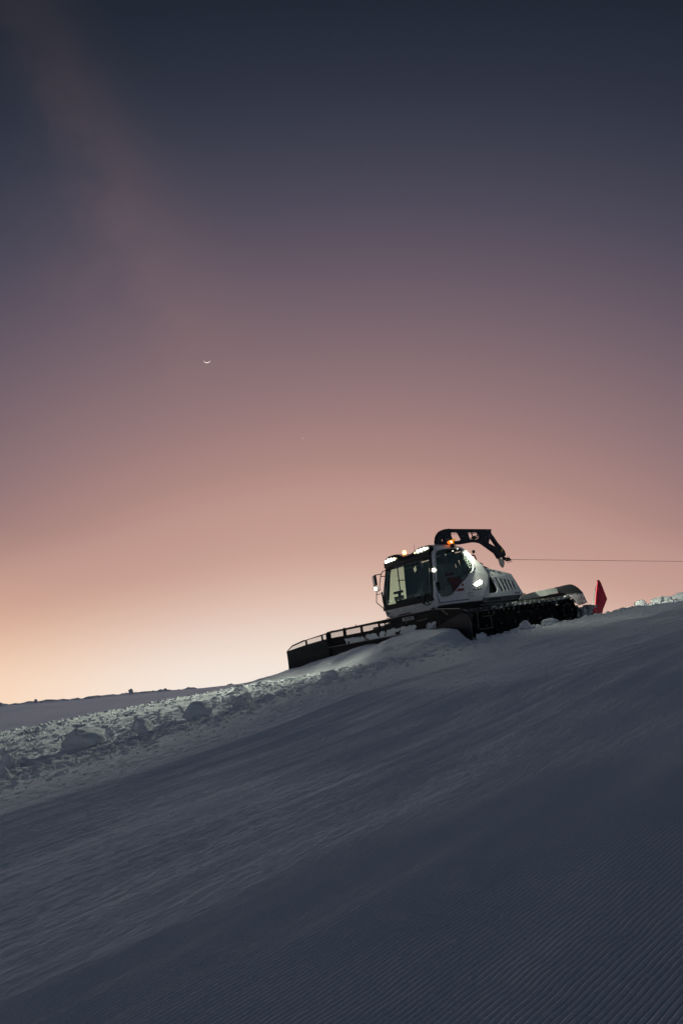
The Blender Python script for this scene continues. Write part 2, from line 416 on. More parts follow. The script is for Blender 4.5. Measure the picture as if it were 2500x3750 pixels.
# churned lane in front of the groomer
cnt = 0
while cnt < 10500:
    t = 3.8+15*rng.random()**.85; s = rng.uniform(-4.2, 4.3)
    dens = .5+.5*max(sstep(-2.2, -3.4, s), sstep(1.0, 2.6, s)*sstep(4.3, 3.5, s))
    if s > 3.4: dens *= .3
    if fbm(np.array([s*.9]), np.array([t*.7]), 2, 71)[0] < -.25: dens *= .3
    if rng.random() > dens: continue
    if t < 7 and s < 2.6: continue
    r = .012+.050*rng.random()**3.4
    if rng.random() < .015: r = rng.uniform(.045, .085)
    put(s, t, r, r < .04, rng.uniform(-.1, .5)); cnt += 1
# crumbs thrown further on to the piste
for _ in range(700):
    s = 3.6+1.9*rng.random()**2; t = rng.uniform(-9, 18); put(s, t, rng.uniform(.010, .028), True)
for _ in range(1500):                               # loose crumbs lying about on the corduroy
    s = rng.uniform(4.5, 13.5); t = rng.uniform(0, 19.5)
    if fbm(np.array([s*.6]), np.array([t*.25]), 2, 73)[0] < -.05: continue
    put(s, t, .005+.012*rng.random()**2, True)
# clods rolling down the foot of the heap
for _ in range(420):
    s = rng.uniform(-3.0, 3.6); t = 6.6+rng.normal(.4, .45); put(s, t, .02+.06*rng.random()**2.5, False, .2)
# lip along the near track
for _ in range(1500):
    t = rng.uniform(-14, 5.2); s = rng.normal(3.0, .28)
    if s < 2.3: continue
    put(s, t, .02+.06*rng.random()**2.5, False)
for _ in range(420):                                # taller crumble uphill of the tiller
    t = rng.uniform(-18, -5.6); s = rng.normal(2.85, .22); put(s, t, .02+.05*rng.random()**2, False, .1)
# along the far ridge
for _ in range(500):
    t = rng.uniform(-32, 4); s = rng.normal(-39.2, .6); put(s, t, .03+.05*rng.random()**2.5, False, .1)
co = np.concatenate(V); fa = np.concatenate(F)
me = np_mesh('snow_rubble', co, fa, 3); me.materials.append(M_LUMP)
o = bpy.data.objects.new('snow_rubble', me); COL.objects.link(o); o.matrix_world = M; tag(o, kind='stuff')

# ---- the big chunks one can point to
def chunk(s, t, w, h, label, seed, depth=None, yaw=None, sink=.2, ang=.2, group='large chunks of broken snow'):
    vs, fs = lump_mesh(200+seed, 4, 1.0, ang)
    ex = vs.max(0)-vs.min(0); vs = (vs-(vs.max(0)+vs.min(0))/2)/ex
    depth = depth or w*.75
    vs = vs*(w*1.12, depth, h*1.28)
    # width runs square to the view line of someone standing below the lane
    x, y = xy(s, t); yaw = math.atan2(18-y, 19.9-x)+math.pi/2 if yaw is None else yaw
    n_ = np.array([mnoise.fractal(Vector(p)*26+Vector((seed, 0, 0)), 1.0, 2.0, 4) for p in vs])
    L = np.linalg.norm(vs, axis=1, keepdims=True)+1e-6
    vs = vs+vs/L*(n_[:, None]*.022*min(1, w/.3))
    me = np_mesh('snow_chunk', vs, fs, 3); me.materials.append(M_LUMP)
    o = bpy.data.objects.new('snow_chunk', me); COL.objects.link(o)
    o.matrix_world = M @ Matrix.Translation((x, y, hz(s, t)+h*(.5-sink))) @ Matrix.Rotation(yaw, 4, 'Z')
    tag(o, label, 'snow chunk', group); return o
CH = [
 (1.81, 14.2, .72, .34, 'long low slab of shaded snow lying in the churned lane, longest chunk there'),
 (1.60, 13.55, .17, .20, 'upright block touching the right end of the long snow slab'),
 (1.70, 12.95, .34, .20, 'smooth rounded lump behind the knobbly chunk, right of the long slab'),
 (2.60, 13.45, .22, .22, 'knobbly chunk in front of the smooth rounded lump, right of the long slab'),
 (2.50, 12.20, .50, .31, 'biggest squarish boulder of snow in the churned lane, flat on top'),
 (.00, 9.15, .24, .16, 'pale block breaking the skyline at the end of the distant ridge'),
 (.10, 8.62, .17, .12, 'small peaked block on the skyline between pale block and blade tip'),
 (2.90, 11.50, .27, .19, 'broad rounded boulder behind the round ball, in the cluster of four'),
 (3.12, 11.58, .17, .15, 'round ball of snow in front of the cluster of four chunks'),
 (2.60, 11.05, .15, .17, 'tilted block leaning right in the cluster of four chunks'),
 (1.58, 10.65, .13, .13, 'small ball standing left behind the cluster of four chunks'),
 (2.75, 8.80, .28, .18, 'pointed dark triangular chunk below the blade, upper of a pair'),
 (3.45, 9.66, .21, .17, 'rounded chunk lying against the pointed triangular one, lower of the pair'),
 (3.45, 10.42, .15, .09, 'low chunk at the lower lane edge left of the pointed pair'),
 (3.30, 10.76, .16, .08, 'flattish chunk at the lane edge right of the cluster of four'),
 (3.32, 11.10, .21, .09, 'dark flat chunk nearest the cluster of four on its right'),
 (3.10, 7.20, .20, .16, 'peaked chunk at the foot of the pushed heap, left of the flat one'),
 (3.35, 7.85, .25, .12, 'wide flat chunk at the foot of the pushed heap'),
 (3.25, 1.75, .32, .24, 'smooth snow dome hiding the lower edge of the near track'),
 (3.20, 3.75, .26, .20, 'rounded block beside the near blade wing and track front'),
 (3.15, .25, .46, .16, 'long low mound under the road wheels right of the smooth dome'),
 (3.0, -6.0, .36, .24, 'first overhanging block on the right skyline, behind the red flap'),
 (3.0, -7.7, .66, .26, 'long overhanging slab topping the right skyline'),
 (3.0, -9.3, .55, .28, 'slab cut by the right edge of the picture on the skyline'),
 (1.95, 15.62, .24, .27, 'rough boulder cut by the left edge of the picture'),
 (1.93, 15.40, .17, .15, 'tilted plate next to the boulder at the left picture edge'),
 (2.55, 15.95, .15, .14, 'small jagged lump below the boulder at the left picture edge'),
]
for i, c in enumerate(CH): chunk(c[0], c[1], c[2], c[3], c[4], i)
for i, (s, t, w, h, lb) in enumerate([(-39.2, -11.4, .30, .30, 'mushroom-like lump standing alone on the distant ridge, tallest there'),
                                      (-39.2, -14.3, .30, .20, 'low lump on the distant ridge right of the mushroom-like one'),
                                      (-39.2, -20.4, .5, .22, 'dark knob at the right end of the distant ridge'),
                                      (-39.2, -4.2, .20, .22, 'tiny lump on the far left of the distant ridge')]):
    chunk(s, t, w, h, lb, 60+i, group='lumps standing on the far ridge', sink=.25)
# ================================================================ moon and planet
M_MOON = mat('sunlit_moon', (.8, .75, .7), .9, emis=(1.0, .84, .76), estr=.7)
cpos = cam.location.copy()
md = Vector((-.1615, .9110, .4520)).normalized()
ur = md.cross(Vector((0, 0, 1))).normalized(); uu = ur.cross(md)
lim = (ur*.13-uu*.99).normalized(); cho = md.cross(lim)
Dm = 2000.; rm = Dm*13.7/3050/1.03
b = MB()
def lune(a, w, d):
    ph_ = R(a); x = w*math.cos(ph_)*rm; y = math.sin(ph_)*rm; z = math.sqrt(max(0, rm*rm-x*x-y*y))
    return lim*x+cho*y-md*(z-d)
b.sheet(lune, [-78+156*i/40 for i in range(41)], [.80+.20*i/6 for i in range(7)], rm*.05)
o = b.build('moon', M_MOON, smooth=True); o.location = cpos+md*Dm
tag(o, 'thin bright crescent moon lying on its back in the mauve sky', 'moon')
M_STAR = mat('planet_light', (1, .9, .85), .9, emis=(1, .85, .8), estr=.62)
sd = Vector((-.0459, .9369, .3607)).normalized()
b = MB(); b.lathe((0, 0, 0), (0, 0, 1), [(.02, -1), (.6, -.8), (1, 0), (.6, .8), (.02, 1)], 12)
o = b.build('planet', M_STAR, smooth=True); o.location = cpos+sd*2000; o.scale = (.95,)*3
tag(o, 'single faint pinprick of a planet above the snow groomer, right of the moon', 'planet')
# ================================================================ materials of the machine
WHITE = mat('white_paint', (.86, .88, .89), .32, coat=.4, bump=(9, .06, .004), var=(3.5, (.70, .72, .72), .50, .72))
GREYP = mat('grey_skirt', (.12, .125, .135), .45, var=(6, (.2, .2, .21), .5, .75))
BLACK = mat('black_steel', (.017, .019, .020), .5, bump=(30, .25, .004), var=(7, (.035, .04, .04), .52, .75), spec=.35)
BOOM = mat('boom_paint', (.022, .024, .032), .5, bump=(25, .25, .004), var=(9, (.05, .05, .06), .5, .75))
TRIM = mat('black_plastic', (.012, .013, .014), .38)
RUBBER = mat('rubber', (.009, .009, .010), .8, bump=(40, .4, .006), var=(11, (.06, .06, .065), .62, .76), spec=.25)
ALU = mat('worn_aluminium', (.10, .105, .10), .42, .65, bump=(40, .3, .003), var=(8, (.30, .32, .30), .5, .8))
STEEL = mat('bright_steel', (.42, .43, .43), .35, .8, bump=(30, .3, .003))
DECK = mat('deck_panel', (.42, .45, .44), .5, bump=(20, .2, .003), var=(4, (.30, .32, .32), .45, .7))
RED = mat('red_plastic', (.78, .025, .07), .5, bump=(12, .2, .004), var=(5, (.5, .014, .04), .45, .7))
REDV = mat('red_vinyl', (.30, .03, .04), .4)
GREYV = mat('grey_lettering', (.03, .03, .04), .5)
SEAT = mat('seat_fabric', (.018, .022, .035), .8)
INNER = mat('cab_lining', (.035, .038, .042), .7)
SCREEN = mat('display_back', (.012, .012, .013), .5)
PLATE = mat('number_plate', (.34, .35, .36), .5)
LAMP = mat('white_lamp', (1, 1, .9), .3, emis=(1.0, 1.0, .80), estr=14)
LAMPW = mat('warm_lamp', (1, .7, .4), .3, emis=(1.0, .62, .25), estr=5)
AMBER = mat('amber_beacon', (.9, .25, .02), .3, emis=(1.0, .36, .10), estr=3.0)
AMBHOT = mat('beacon_core', (1, .8, .6), .3, emis=(1.0, .72, .50), estr=7)
ORNG = mat('orange_marker', (.9, .2, .02), .35, emis=(1.0, .16, .01), estr=1.6)
YEL = mat('yellow_reflector', (.55, .42, .06), .4)
def glass_mat(name, tint, gloss):
    m = bpy.data.materials.new(name); m.use_nodes = True; t = m.node_tree; t.nodes.clear()
    tr = t.nodes.new('ShaderNodeBsdfTransparent'); tr.inputs[0].default_value = (*tint, 1)
    gl = t.nodes.new('ShaderNodeBsdfGlossy'); gl.inputs['Roughness'].default_value = .04; gl.inputs[0].default_value = (.9, 1, .95, 1)
    lw = t.nodes.new('ShaderNodeLayerWeight'); lw.inputs[0].default_value = .5
    pw = t.nodes.new('ShaderNodeMath'); pw.operation = 'POWER'; pw.inputs[1].default_value = 3.0; t.links.new(lw.outputs['Facing'], pw.inputs[0])
    fr = t.nodes.new('ShaderNodeMath'); fr.operation = 'MULTIPLY_ADD'; fr.inputs[1].default_value = .6; fr.inputs[2].default_value = gloss; t.links.new(pw.outputs[0], fr.inputs[0])
    mx = t.nodes.new('ShaderNodeMixShader'); out = t.nodes.new('ShaderNodeOutputMaterial')
    t.links.new(fr.outputs[0], mx.inputs[0]); t.links.new(tr.outputs[0], mx.inputs[1]); t.links.new(gl.outputs[0], mx.inputs[2]); t.links.new(mx.outputs[0], out.inputs[0])
    return m
GLASS = glass_mat('tinted_glass', (.89, .99, .93), .09)
def snowy(name, base, zlo=None, scale=6., thr=.52, rough=.5, soft=.03, zr=None, yr=None, zaxis='Z'):
    """a painted surface with snow stuck to it in patches"""
    m = bpy.data.materials.new(name); m.use_nodes = True; t = m.node_tree; b = t.nodes['Principled BSDF']; b.inputs['Roughness'].default_value = rough; b.inputs['Specular IOR Level'].default_value = .25
    c = t.nodes.new('ShaderNodeTexCoord'); n = t.nodes.new('ShaderNodeTexNoise'); n.inputs['Scale'].default_value = scale; n.inputs['Detail'].default_value = 5; n.inputs['Roughness'].default_value = .6
    t.links.new(c.outputs['Object'], n.inputs['Vector']); src = n.outputs[0]
    s = t.nodes.new('ShaderNodeSeparateXYZ'); t.links.new(c.outputs['Object'], s.inputs[0])
    for ax, rg in (('Z', zr), ('Y', yr), ('X', zlo)):
        if not rg: continue
        # fades the patches out outside a band (lo0, lo1, hi1, hi0)
        a = t.nodes.new('ShaderNodeMapRange'); a.inputs[1].default_value = rg[0]; a.inputs[2].default_value = rg[1]; t.links.new(s.outputs[ax], a.inputs[0])
        d = t.nodes.new('ShaderNodeMapRange'); d.inputs[1].default_value = rg[3]; d.inputs[2].default_value = rg[2]; t.links.new(s.outputs[ax], d.inputs[0])
        k = t.nodes.new('ShaderNodeMath'); k.operation = 'MULTIPLY'; t.links.new(a.outputs[0], k.inputs[0]); t.links.new(d.outputs[0], k.inputs[1])
        k2 = t.nodes.new('ShaderNodeMath'); k2.operation = 'MULTIPLY'; t.links.new(src, k2.inputs[0]); t.links.new(k.outputs[0], k2.inputs[1]); src = k2.outputs[0]
    r = t.nodes.new('ShaderNodeMapRange'); r.inputs[1].default_value = thr-soft; r.inputs[2].default_value = thr+soft; t.links.new(src, r.inputs[0])
    x = t.nodes.new('ShaderNodeMix'); x.data_type = 'RGBA'; x.inputs[6].default_value = (*base, 1); x.inputs[7].default_value = (.74, .78, .8, 1)
    t.links.new(r.outputs[0], x.inputs[0]); t.links.new(x.outputs[2], b.inputs['Base Color'])
    bp = t.nodes.new('ShaderNodeBump'); bp.inputs['Strength'].default_value = .6; bp.inputs['Distance'].default_value = .02
    t.links.new(r.outputs[0], bp.inputs['Height']); t.links.new(bp.outputs[0], b.inputs['Normal'])
    return m
BLADE_S = snowy('snowy_blade', (.006, .007, .008), scale=3.0, thr=.445, soft=.02, zr=(.40, .50, .68, .86), yr=(-2.2, -1.7, 2.1, 2.4), rough=.6)
FLAP_S = snowy('snowy_flap', (.05, .055, .06), scale=24, thr=.43, soft=.05, zr=(.4, .6, 1.02, 1.22))
TILL = snowy('snowy_tiller', (.12, .125, .12), scale=5, thr=.50, soft=.10)
TRACK_S = snowy('snowy_cleat', (.10, .105, .10), scale=7, thr=.57, soft=.08)

# ================================================================ the groomer
cat = empty('snow_groomer')
tag(cat, 'white snow groomer with black blade, lit lamps and dark winch boom, on slope', 'snow groomer')
def yside(z): return 1.10-max(0., z-2.15)*.15

# ---------------- cab
cab = MB()
OUT = [(2.245, 1.16), (2.33, 1.45), (2.03, 2.62), (1.96, 2.80), (1.80, 2.90), (1.23, 2.945), (.85, 2.94), (.64, 2.90), (.42, 2.76), (.10, 2.43), (-.08, 2.28), (-.24, 1.93), (-.10, 1.62), (.15, 1.37), (.25, 1.20), (2.05, 1.19)]
WIN = [(1.955, 2.45), (1.90, 2.68), (1.78, 2.83), (1.45, 2.875), (.98, 2.88), (.82, 2.865), (.70, 2.79), (.50, 2.55), (.335, 2.33), (.35, 2.25), (.44, 2.14), (.87, 1.86), (1.01, 1.79), (1.42, 1.53), (1.57, 1.455), (1.73, 1.415), (1.96, 1.41), (2.06, 1.46), (2.11, 1.53), (2.165, 1.565)]
for sgn in (1, -1):
    cab.plate([OUT, WIN], lambda u, v, d, s=sgn: (u, s*(yside(v)-d), v), .05)
body = cab.build('cab', WHITE, cat, bevel=.012)
for sgn in (1, -1):
    b = MB(); b.tube([(1.80, sgn*1.0, 2.89), (1.92, sgn*1.015, 2.80), (1.99, sgn*1.045, 2.62), (2.18, sgn*1.095, 2.0), (2.265, sgn*1.10, 1.56), (2.25, sgn*1.10, 1.40), (2.17, sgn*1.10, 1.22), (2.05, sgn*1.10, 1.19)], .034, 8); b.build('pillar', WHITE, body, smooth=True)
# rounded rim round the side opening (catches the light of the rear work lamp)
for sgn in (1, -1):
    rim = MB(); rim.tube([(u, sgn*(yside(v)+.004), v) for u, v in WIN], .017, 8, closed=True); rim.build('window_surround', WHITE, body, smooth=True)
# front apron below the windscreen, white, gently bowed
b = MB()
def bow(y, k=.10): return k*(1-(y/1.12)**2)
def apron(y, w, d):
    yy = y*(1.085-.05*(1-w)**2); z = 1.13+w*.30; x = 2.20+.11*math.sin(w*1.5)
    return (x+bow(yy, .09+.02*w)-d, yy, z+(.0 if abs(y) < .8 else -.0))
b.sheet(apron, [-1+2*i/24 for i in range(25)], [i/8 for i in range(9)], .04)
b.build('front_apron', WHITE, body, smooth=True, auto=35)
# interior shell: floor, rear bulkhead with window, ceiling
b = MB(); b.box((1.2, 0, 1.17), (2.0, 2.06, .05)); b.box((1.2, 0, 2.86), (1.3, 1.85, .04))
b.plate([[(-1.04, 1.15), (1.04, 1.15), (1.0, 2.3), (.9, 2.78), (-.9, 2.78), (-1.0, 2.3)], [(-.75, 2.05), (-.68, 2.55), (.68, 2.55), (.75, 2.05)]], lambda u, v, d: (.50-max(0, 0)*1+d-.12*(v-2.2), u, v), .04)
b.build('cab_interior', INNER, body)
# windscreen
WB = Vector((2.33, 0, 1.45)); WT = Vector((2.04, 0, 2.66))
def ws(y, w, d):
    p = WB.lerp(WT, w); hw = 1.085-.10*max(0, w-.35)-.02*w
    yy = y*hw; return (p.x+bow(yy, .09)-d, yy, p.z)
b = MB(); b.sheet(ws, [-.965+1.93*i/20 for i in range(21)], [.03+.94*i/6 for i in range(7)], .008)
wsc = b.build('windscreen', GLASS, body, smooth=True)
b = MB()
b.sheet(lambda y, w, d: ws(y, w, d-.012), [-1+2*i/20 for i in range(21)], [-.08, -.03, .045+.0], .04)
b.sheet(lambda y, w, d: ws(y, w, d-.012), [-1+2*i/20 for i in range(21)], [.93, .97, 1.03], .04)
for s in (-1, 1):
    b.sheet(lambda y, w, d: ws(y, w, d-.012), sorted([s*.935, s*.97, s*1.0]), [.045+.885*i/8 for i in range(9)], .04)
b.build('windscreen_frame', TRIM, body, smooth=True, auto=35)
# lettering on the sun strip of the windscreen
wn = (WT-WB).normalized()
fr = frame((2.158, .12, 2.605), (0, 1, 0), wn)
text_mesh('lettering', 'WIR EBNEN IHNEN DEN WEG', .105, fr, STEEL, wsc, .002, sx=.92)
# the side glass and its dark uprights
for sgn in (1, -1):
    b = MB(); b.plate([[(u, v) for u, v in WIN]], lambda u, v, d, s=sgn: (u, s*(yside(v)-.022-d), v), .006)
    g = b.build('side_window', GLASS, body)
    b = MB()
    b.plate([[(1.10, 2.87), (.98, 2.87), (.80, 1.93), (.92, 1.85)]], lambda u, v, d, s=sgn: (u, s*(yside(v)-.03-d), v), .05)   # door upright
    b.plate([[(1.99, 2.45), (1.93, 2.68), (1.78, 2.83), (.98, 2.88), (.98, 2.82), (1.74, 2.76), (1.86, 2.64), (1.92, 2.45), (2.12, 1.58), (2.19, 1.57)]], lambda u, v, d, s=sgn: (u, s*(yside(v)-.03-d), v), .04)
    b.build('door_post', TRIM, body)
    b = MB(); b.plate([[(.60, 2.66), (.345, 2.32), (.54, 2.16), (.64, 2.18)]], lambda u, v, d, s=sgn: (u, s*(yside(v)-.035-d), v), .03)
    vg = b.build('vent_panel', TRIM, body)
    for i in range(5):
        b = MB(); k = i/4; b.bar((.60-.16*k, sgn*(yside(2.6-.3*k)-.028), 2.60-.24*k), (.625-.12*k+.02, sgn*(yside(2.5-.3*k)-.028), 2.50-.27*k), .022, .02); b.build('vent_slat', STEEL, vg)
# door: raised white lower panel with dark seam, handle
for sgn in (1, -1):
    b = MB(); b.plate([[(2.20, 1.555), (2.135, 1.255), (.84, 1.265), (.86, 1.865), (1.01, 1.79), (1.42, 1.53), (1.57, 1.455), (1.73, 1.415), (1.96, 1.41), (2.06, 1.46), (2.13, 1.53)]], lambda u, v, d, s=sgn: (u, s*(1.104-d), v), .02)
    sm = b.build('door_seam', TRIM, body)
    b = MB(); b.plate([[(2.178, 1.545), (2.115, 1.278), (.60, 1.288), (.62, 2.0), (.87, 1.86), (1.01, 1.79), (1.42, 1.53), (1.57, 1.455), (1.73, 1.415), (1.96, 1.41), (2.06, 1.46), (2.13, 1.53)]], lambda u, v, d, s=sgn: (u, s*(1.110-d), v), .02)
    dr = b.build('door', WHITE, body)
    b = MB(); b.tube([(2.06, sgn*1.10, 1.86), (2.06, sgn*1.16, 1.84), (2.09, sgn*1.16, 1.66), (2.10, sgn*1.10, 1.64)], .024, 8)
    b.tube([(2.08, sgn*1.09, 1.87), (2.11, sgn*1.10, 1.63)], .045, 10)
    b.build('handle', TRIM, dr, smooth=True)
b = MB(); b.plate([[(1.36, 1.50), (1.32, 2.86), (.60, 2.86), (.36, 2.3), (1.0, 1.7)], [(.90, 2.60), (.78, 2.70), (.74, 2.55), (.84, 2.45)]], lambda u, v, d: (u, -yside(v)+.06+d, v), .02); b.bar((1.60, -1.03, 1.45), (1.55, -.99, 2.86), .035); b.bar((1.6, -1.03, 2.26), (1.32, -1.0, 2.26), .025)
b.build('jacket_panel', SEAT, body)
# red logo on the door, then the red reflection in the glass
b = MB()
b.plate([[(1.29, 1.625), (.985, 1.625), (.995, 1.55), (1.39, 1.545)]], lambda u, v, d: (u, 1.114-d, v), .006)
b.plate([[(1.16, 1.70), (1.02, 1.79), (1.0, 1.80), (.975, 1.69), (1.06, 1.69), (1.08, 1.735)]], lambda u, v, d: (u, 1.114-d, v), .006)
b.build('emblem_and_reflection', REDV, body)
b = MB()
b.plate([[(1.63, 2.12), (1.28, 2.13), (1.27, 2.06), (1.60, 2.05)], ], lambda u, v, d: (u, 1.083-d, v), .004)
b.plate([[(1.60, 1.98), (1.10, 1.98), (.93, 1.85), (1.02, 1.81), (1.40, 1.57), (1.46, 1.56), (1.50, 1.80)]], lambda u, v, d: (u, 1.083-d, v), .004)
b.build('emblem_and_reflection', mat('red_reflection', (.085, .022, .026), .5), body)  # reflection painted as dull red slabs on the glass

# ---------------- roof with two lamp humps
def rtop(y):
    a = abs(y); return 2.895+.135*float(sstep(.10, .62, a))-.10*float(sstep(.86, 1.04, a))
RY = [-1.0+2.0*i/40 for i in range(41)]
RP = [(2.10, 2.665, 0), (2.105, 2.72, 0), (2.085, 2.80, .25), (2.04, 0, .72), (1.96, 0, .95), (1.86, 0, 1.)]
def roofpt(y, k, d):
    x, z, m = RP[k]; base = 2.80; top = rtop(y)
    zz = z if m == 0 else (base+(top-base)*m if z == 0 else z+(top-base)*m*.3)
    w = 1.0 if m > .2 else .99
    return (x+bow(y, .085)-d*.8, y*w, zz-(d*.6 if m > .5 else 0))
b = MB(); b.sheet(lambda y, k, d: roofpt(y, int(k), d), RY, list(range(6)), .04)
visor = b.build('roof_visor', TRIM, body, smooth=True, auto=50)
RX = [(1.86, 1.), (1.6, 1.0), (1.3, .9), (1.0, .78), (.8, .62), (.66, .3), (.58, .0)]
def roof2(y, k, d):
    x, m = RX[int(k)]; top = rtop(y); edge = 2.93-.10*float(sstep(.9, 1.0, abs(y)))
    z = edge+(top+.0-edge)*m if m > .5 else edge-.08*(1-m/.62)
    return (x+bow(y, .085)*max(0, (x-.58)/1.3), y, z-d)
b = MB(); b.sheet(roof2, RY, list(range(7)), .05)
b.build('roof', WHITE, body, smooth=True, auto=50)
# lamps in the humps
RIMGLOW = mat('lamp_halo', (.6, .6, .5), .3, .5, emis=(.95, 1, .72), estr=.22)  # weak emission on the rings imitates the halo round the lamps
def lamp_disc(name, c, ax, r, m, parent, ring=True):
    r *= .84
    c = Vector(c); ax = Vector(ax).normalized(); b = MB()
    b.lathe(c, ax, [(r*.15, -.02), (r*.95, -.02), (r, .0), (r*.9, .012), (r*.5, .02), (r*.1, .022)], 20)
    o = b.build(name, m, parent, smooth=True)
    if ring:
        b = MB(); b.lathe(c, ax, [(r*1.02, -.05), (r*1.18, -.04), (r*1.2, .012), (r*1.03, .016)], 20); b.build('halo_ring', RIMGLOW, o, smooth=True)
    return o
for y, z, r, m in ((-.84, 2.850, .066, LAMP), (-.70, 2.868, .080, LAMP), (-.555, 2.870, .076, LAMP), (-.42, 2.862, .055, LAMP), (-.35, 2.868, .03, LAMPW),
                   (.50, 2.875, .04, LAMPW), (.62, 2.892, .072, LAMP), (.755, 2.905, .080, LAMP), (.885, 2.915, .074, LAMP), (.985, 2.915, .048, LAMP)):
    lamp_disc('roof_lamp', (2.105+bow(y, .085), y, z), (1, .12, -.1), r, m, body)
# beacon and aerial on the roof
b = MB(); b.lathe((1.86, -.26, 2.905), (0, 0, 1), [(.085, 0), (.09, .03), (.06, .035)], 20); bc = b.build('beacon_base', TRIM, body, smooth=True)
b = MB(); b.lathe((1.86, -.26, 2.94), (0, 0, 1), [(.045, 0), (.062, .03), (.07, .08), (.058, .13), (.03, .155), (.005, .16)], 20); bl = b.build('beacon', AMBER, body, smooth=True)
b = MB(); b.lathe((1.905, -.22, 3.02), (1, .8, 0), [(.01, -.03), (.042, -.015), (.045, 0), (.03, .02), (.01, .025)], 16); b.build('bulb', AMBHOT, bl, smooth=True)
b = MB(); b.tube([(1.66, 0, 2.89), (1.665, 0, 3.22)], [.008, .004], 6); b.tube([(1.66, 0, 2.88), (1.66, 0, 2.93)], .02, 8); b.build('aerial', TRIM, body)

# ---------------- mirrors, rails, wipers
b = MB(); b.tube([(2.06, -1.0, 2.62), (2.14, -1.10, 2.58), (2.20, -1.14, 2.45), (2.30, -1.16, 2.12), (2.32, -1.12, 2.02)], .014, 6)
b.tube([(2.17, -1.12, 2.52), (2.28, -1.32, 2.52), (2.30, -1.36, 2.46)], .016, 6); b.tube([(2.2, -1.12, 2.44), (2.1, -1.05, 2.43)], .014, 6)
b.tube([(2.36, -1.08, 2.03), (2.40, -1.22, 1.97), (2.42, -1.28, 1.66), (2.33, -1.10, 1.44)], .014, 6); b.tube([(2.33, -1.08, 1.90), (2.40, -1.22, 1.90)], .012, 6)
b.build('grab_rail', TRIM, cat, smooth=True)
b = MB(); b.box((2.30, -1.33, 2.35), (.09, .24, .33), Matrix.Rotation(R(-25), 3, 'Z')); b.build('mirror', TRIM, cat, bevel=.03)
lamp_disc('side_lamp', (2.34, -1.30, 2.09), (1, .55, -.05), .082, LAMP, cat)
b = MB(); b.tube([(2.12, 1.02, 2.32), (2.22, 1.20, 2.30), (2.30, 1.27, 2.23)], .014, 6); b.tube([(2.3, 1.27, 2.2), (2.34, 1.26, 1.95), (2.28, 1.12, 1.9)], .012, 6); b.build('lamp_arm', TRIM, cat, smooth=True)
lamp_disc('side_lamp', (2.31, 1.28, 2.21), (1, .65, 0), .085, LAMP, cat)
b = MB()
b.bar((2.385, .92, 1.74), (2.42, .74, 1.33), .03, .02); b.bar((2.30, 1.0, 2.05), (2.385, .90, 1.70), .035, .02); b.tube([(2.42, .745, 1.33), (2.41, .78, 1.28), (2.38, .86, 1.25), (2.35, .93, 1.27)], .016, 6)
b.bar((2.36, 1.0, 1.64), (2.40, .87, 1.45), .02, .02); b.box((2.36, .99, 1.95), (.03, .05, .10)); b.box((2.42, .745, 1.35), (.05, .06, .08))
b.build('wiper', TRIM, cat)
b = MB()
b.bar((2.37, -1.03, 1.66), (2.42, -.93, 1.40), .03, .02); b.tube([(2.42, -.93, 1.42), (2.44, -.80, 1.24), (2.42, -.74, 1.25)], .018, 6); b.bar((2.33, -1.05, 1.95), (2.36, -1.02, 1.66), .05, .02)
b.tube([(2.41, -.88, 1.30), (2.38, -.92, 1.16), (2.38, -.84, 1.19)], .010, 6); b.build('wiper', TRIM, cat)
for y, z in ((.84, 1.375), (.96, 1.40)):
    b = MB(); b.lathe((2.335-.02*(y > .9), y, z), (1, .25, 0), [(.02, -.02), (.045, -.01), (.045, .01), (.02, .02)], 14)
    for i, p in enumerate(b.v): b.v[i] = (p[0], p[1], z+(p[2]-z)*1.35+(p[1]-y)*-.8)
    b.build('apron_cap', TRIM, cat, smooth=True)
b = MB(); b.lathe((2.33, .91, 1.285), (1, .2, 0), [(.012, -.01), (.028, 0), (.028, .012), (.02, .016), (.016, .008)], 14); b.build('tow_cap', GREYP, cat, smooth=True)
b = MB(); b.plate([[(-.55, 1.135), (.12, 1.135), (.02, 1.175), (-.42, 1.175)]], lambda u, v, d: (2.345-d, u, v-.02), .02); b.build('step_recess', TRIM, cat)

# ---------------- inside the cab
for y in (-.10, .55):
    b = MB(); b.box((1.15, y, 1.52), (.55, .50, .14)); b.box((.86, y, 1.92), (.14, .50, .80), Matrix.Rotation(R(-10), 3, 'Y')); b.box((.77, y, 2.42), (.10, .28, .20), Matrix.Rotation(R(-8), 3, 'Y'))
    b.box((1.12, y+.29, 1.70), (.40, .07, .07)); b.box((1.12, y-.29, 1.70), (.40, .07, .07)); b.box((1.15, y, 1.33), (.3, .3, .28))
    s = b.build('seat', SEAT, cat, bevel=.03)
b = MB(); b.box((2.02, .1, 1.44), (.34, 1.9, .16)); b.box((2.06, -.2, 1.55), (.2, .9, .10)); b.box((1.6, .95, 1.45), (.9, .14, .3)); b.build('dashboard', SCREEN, cat, bevel=.02)
b = MB(); b.box((1.88, -.80, 1.87), (.05, .40, .075)); b.box((1.90, -.78, 1.69), (.05, .40, .11)); b.bar((1.88, -.76, 1.48), (1.88, -.78, 1.90), .055); b.bar((1.90, -.93, 1.48), (1.90, -.93, 1.68), .04); b.build('display', SCREEN, cat)
b = MB(); b.box((1.75, .42, 1.66), (.04, .26, .20), Matrix.Rotation(R(-20), 3, 'Y')); b.build('display', SCREEN, cat)
for lv in ([(1.6, .2, 1.5), (1.62, .2, 1.75)], [(1.5, .9, 1.6), (1.52, .9, 1.78)]):
    b = MB(); b.tube(lv, .03, 8); b.build('control_lever', SCREEN, cat)
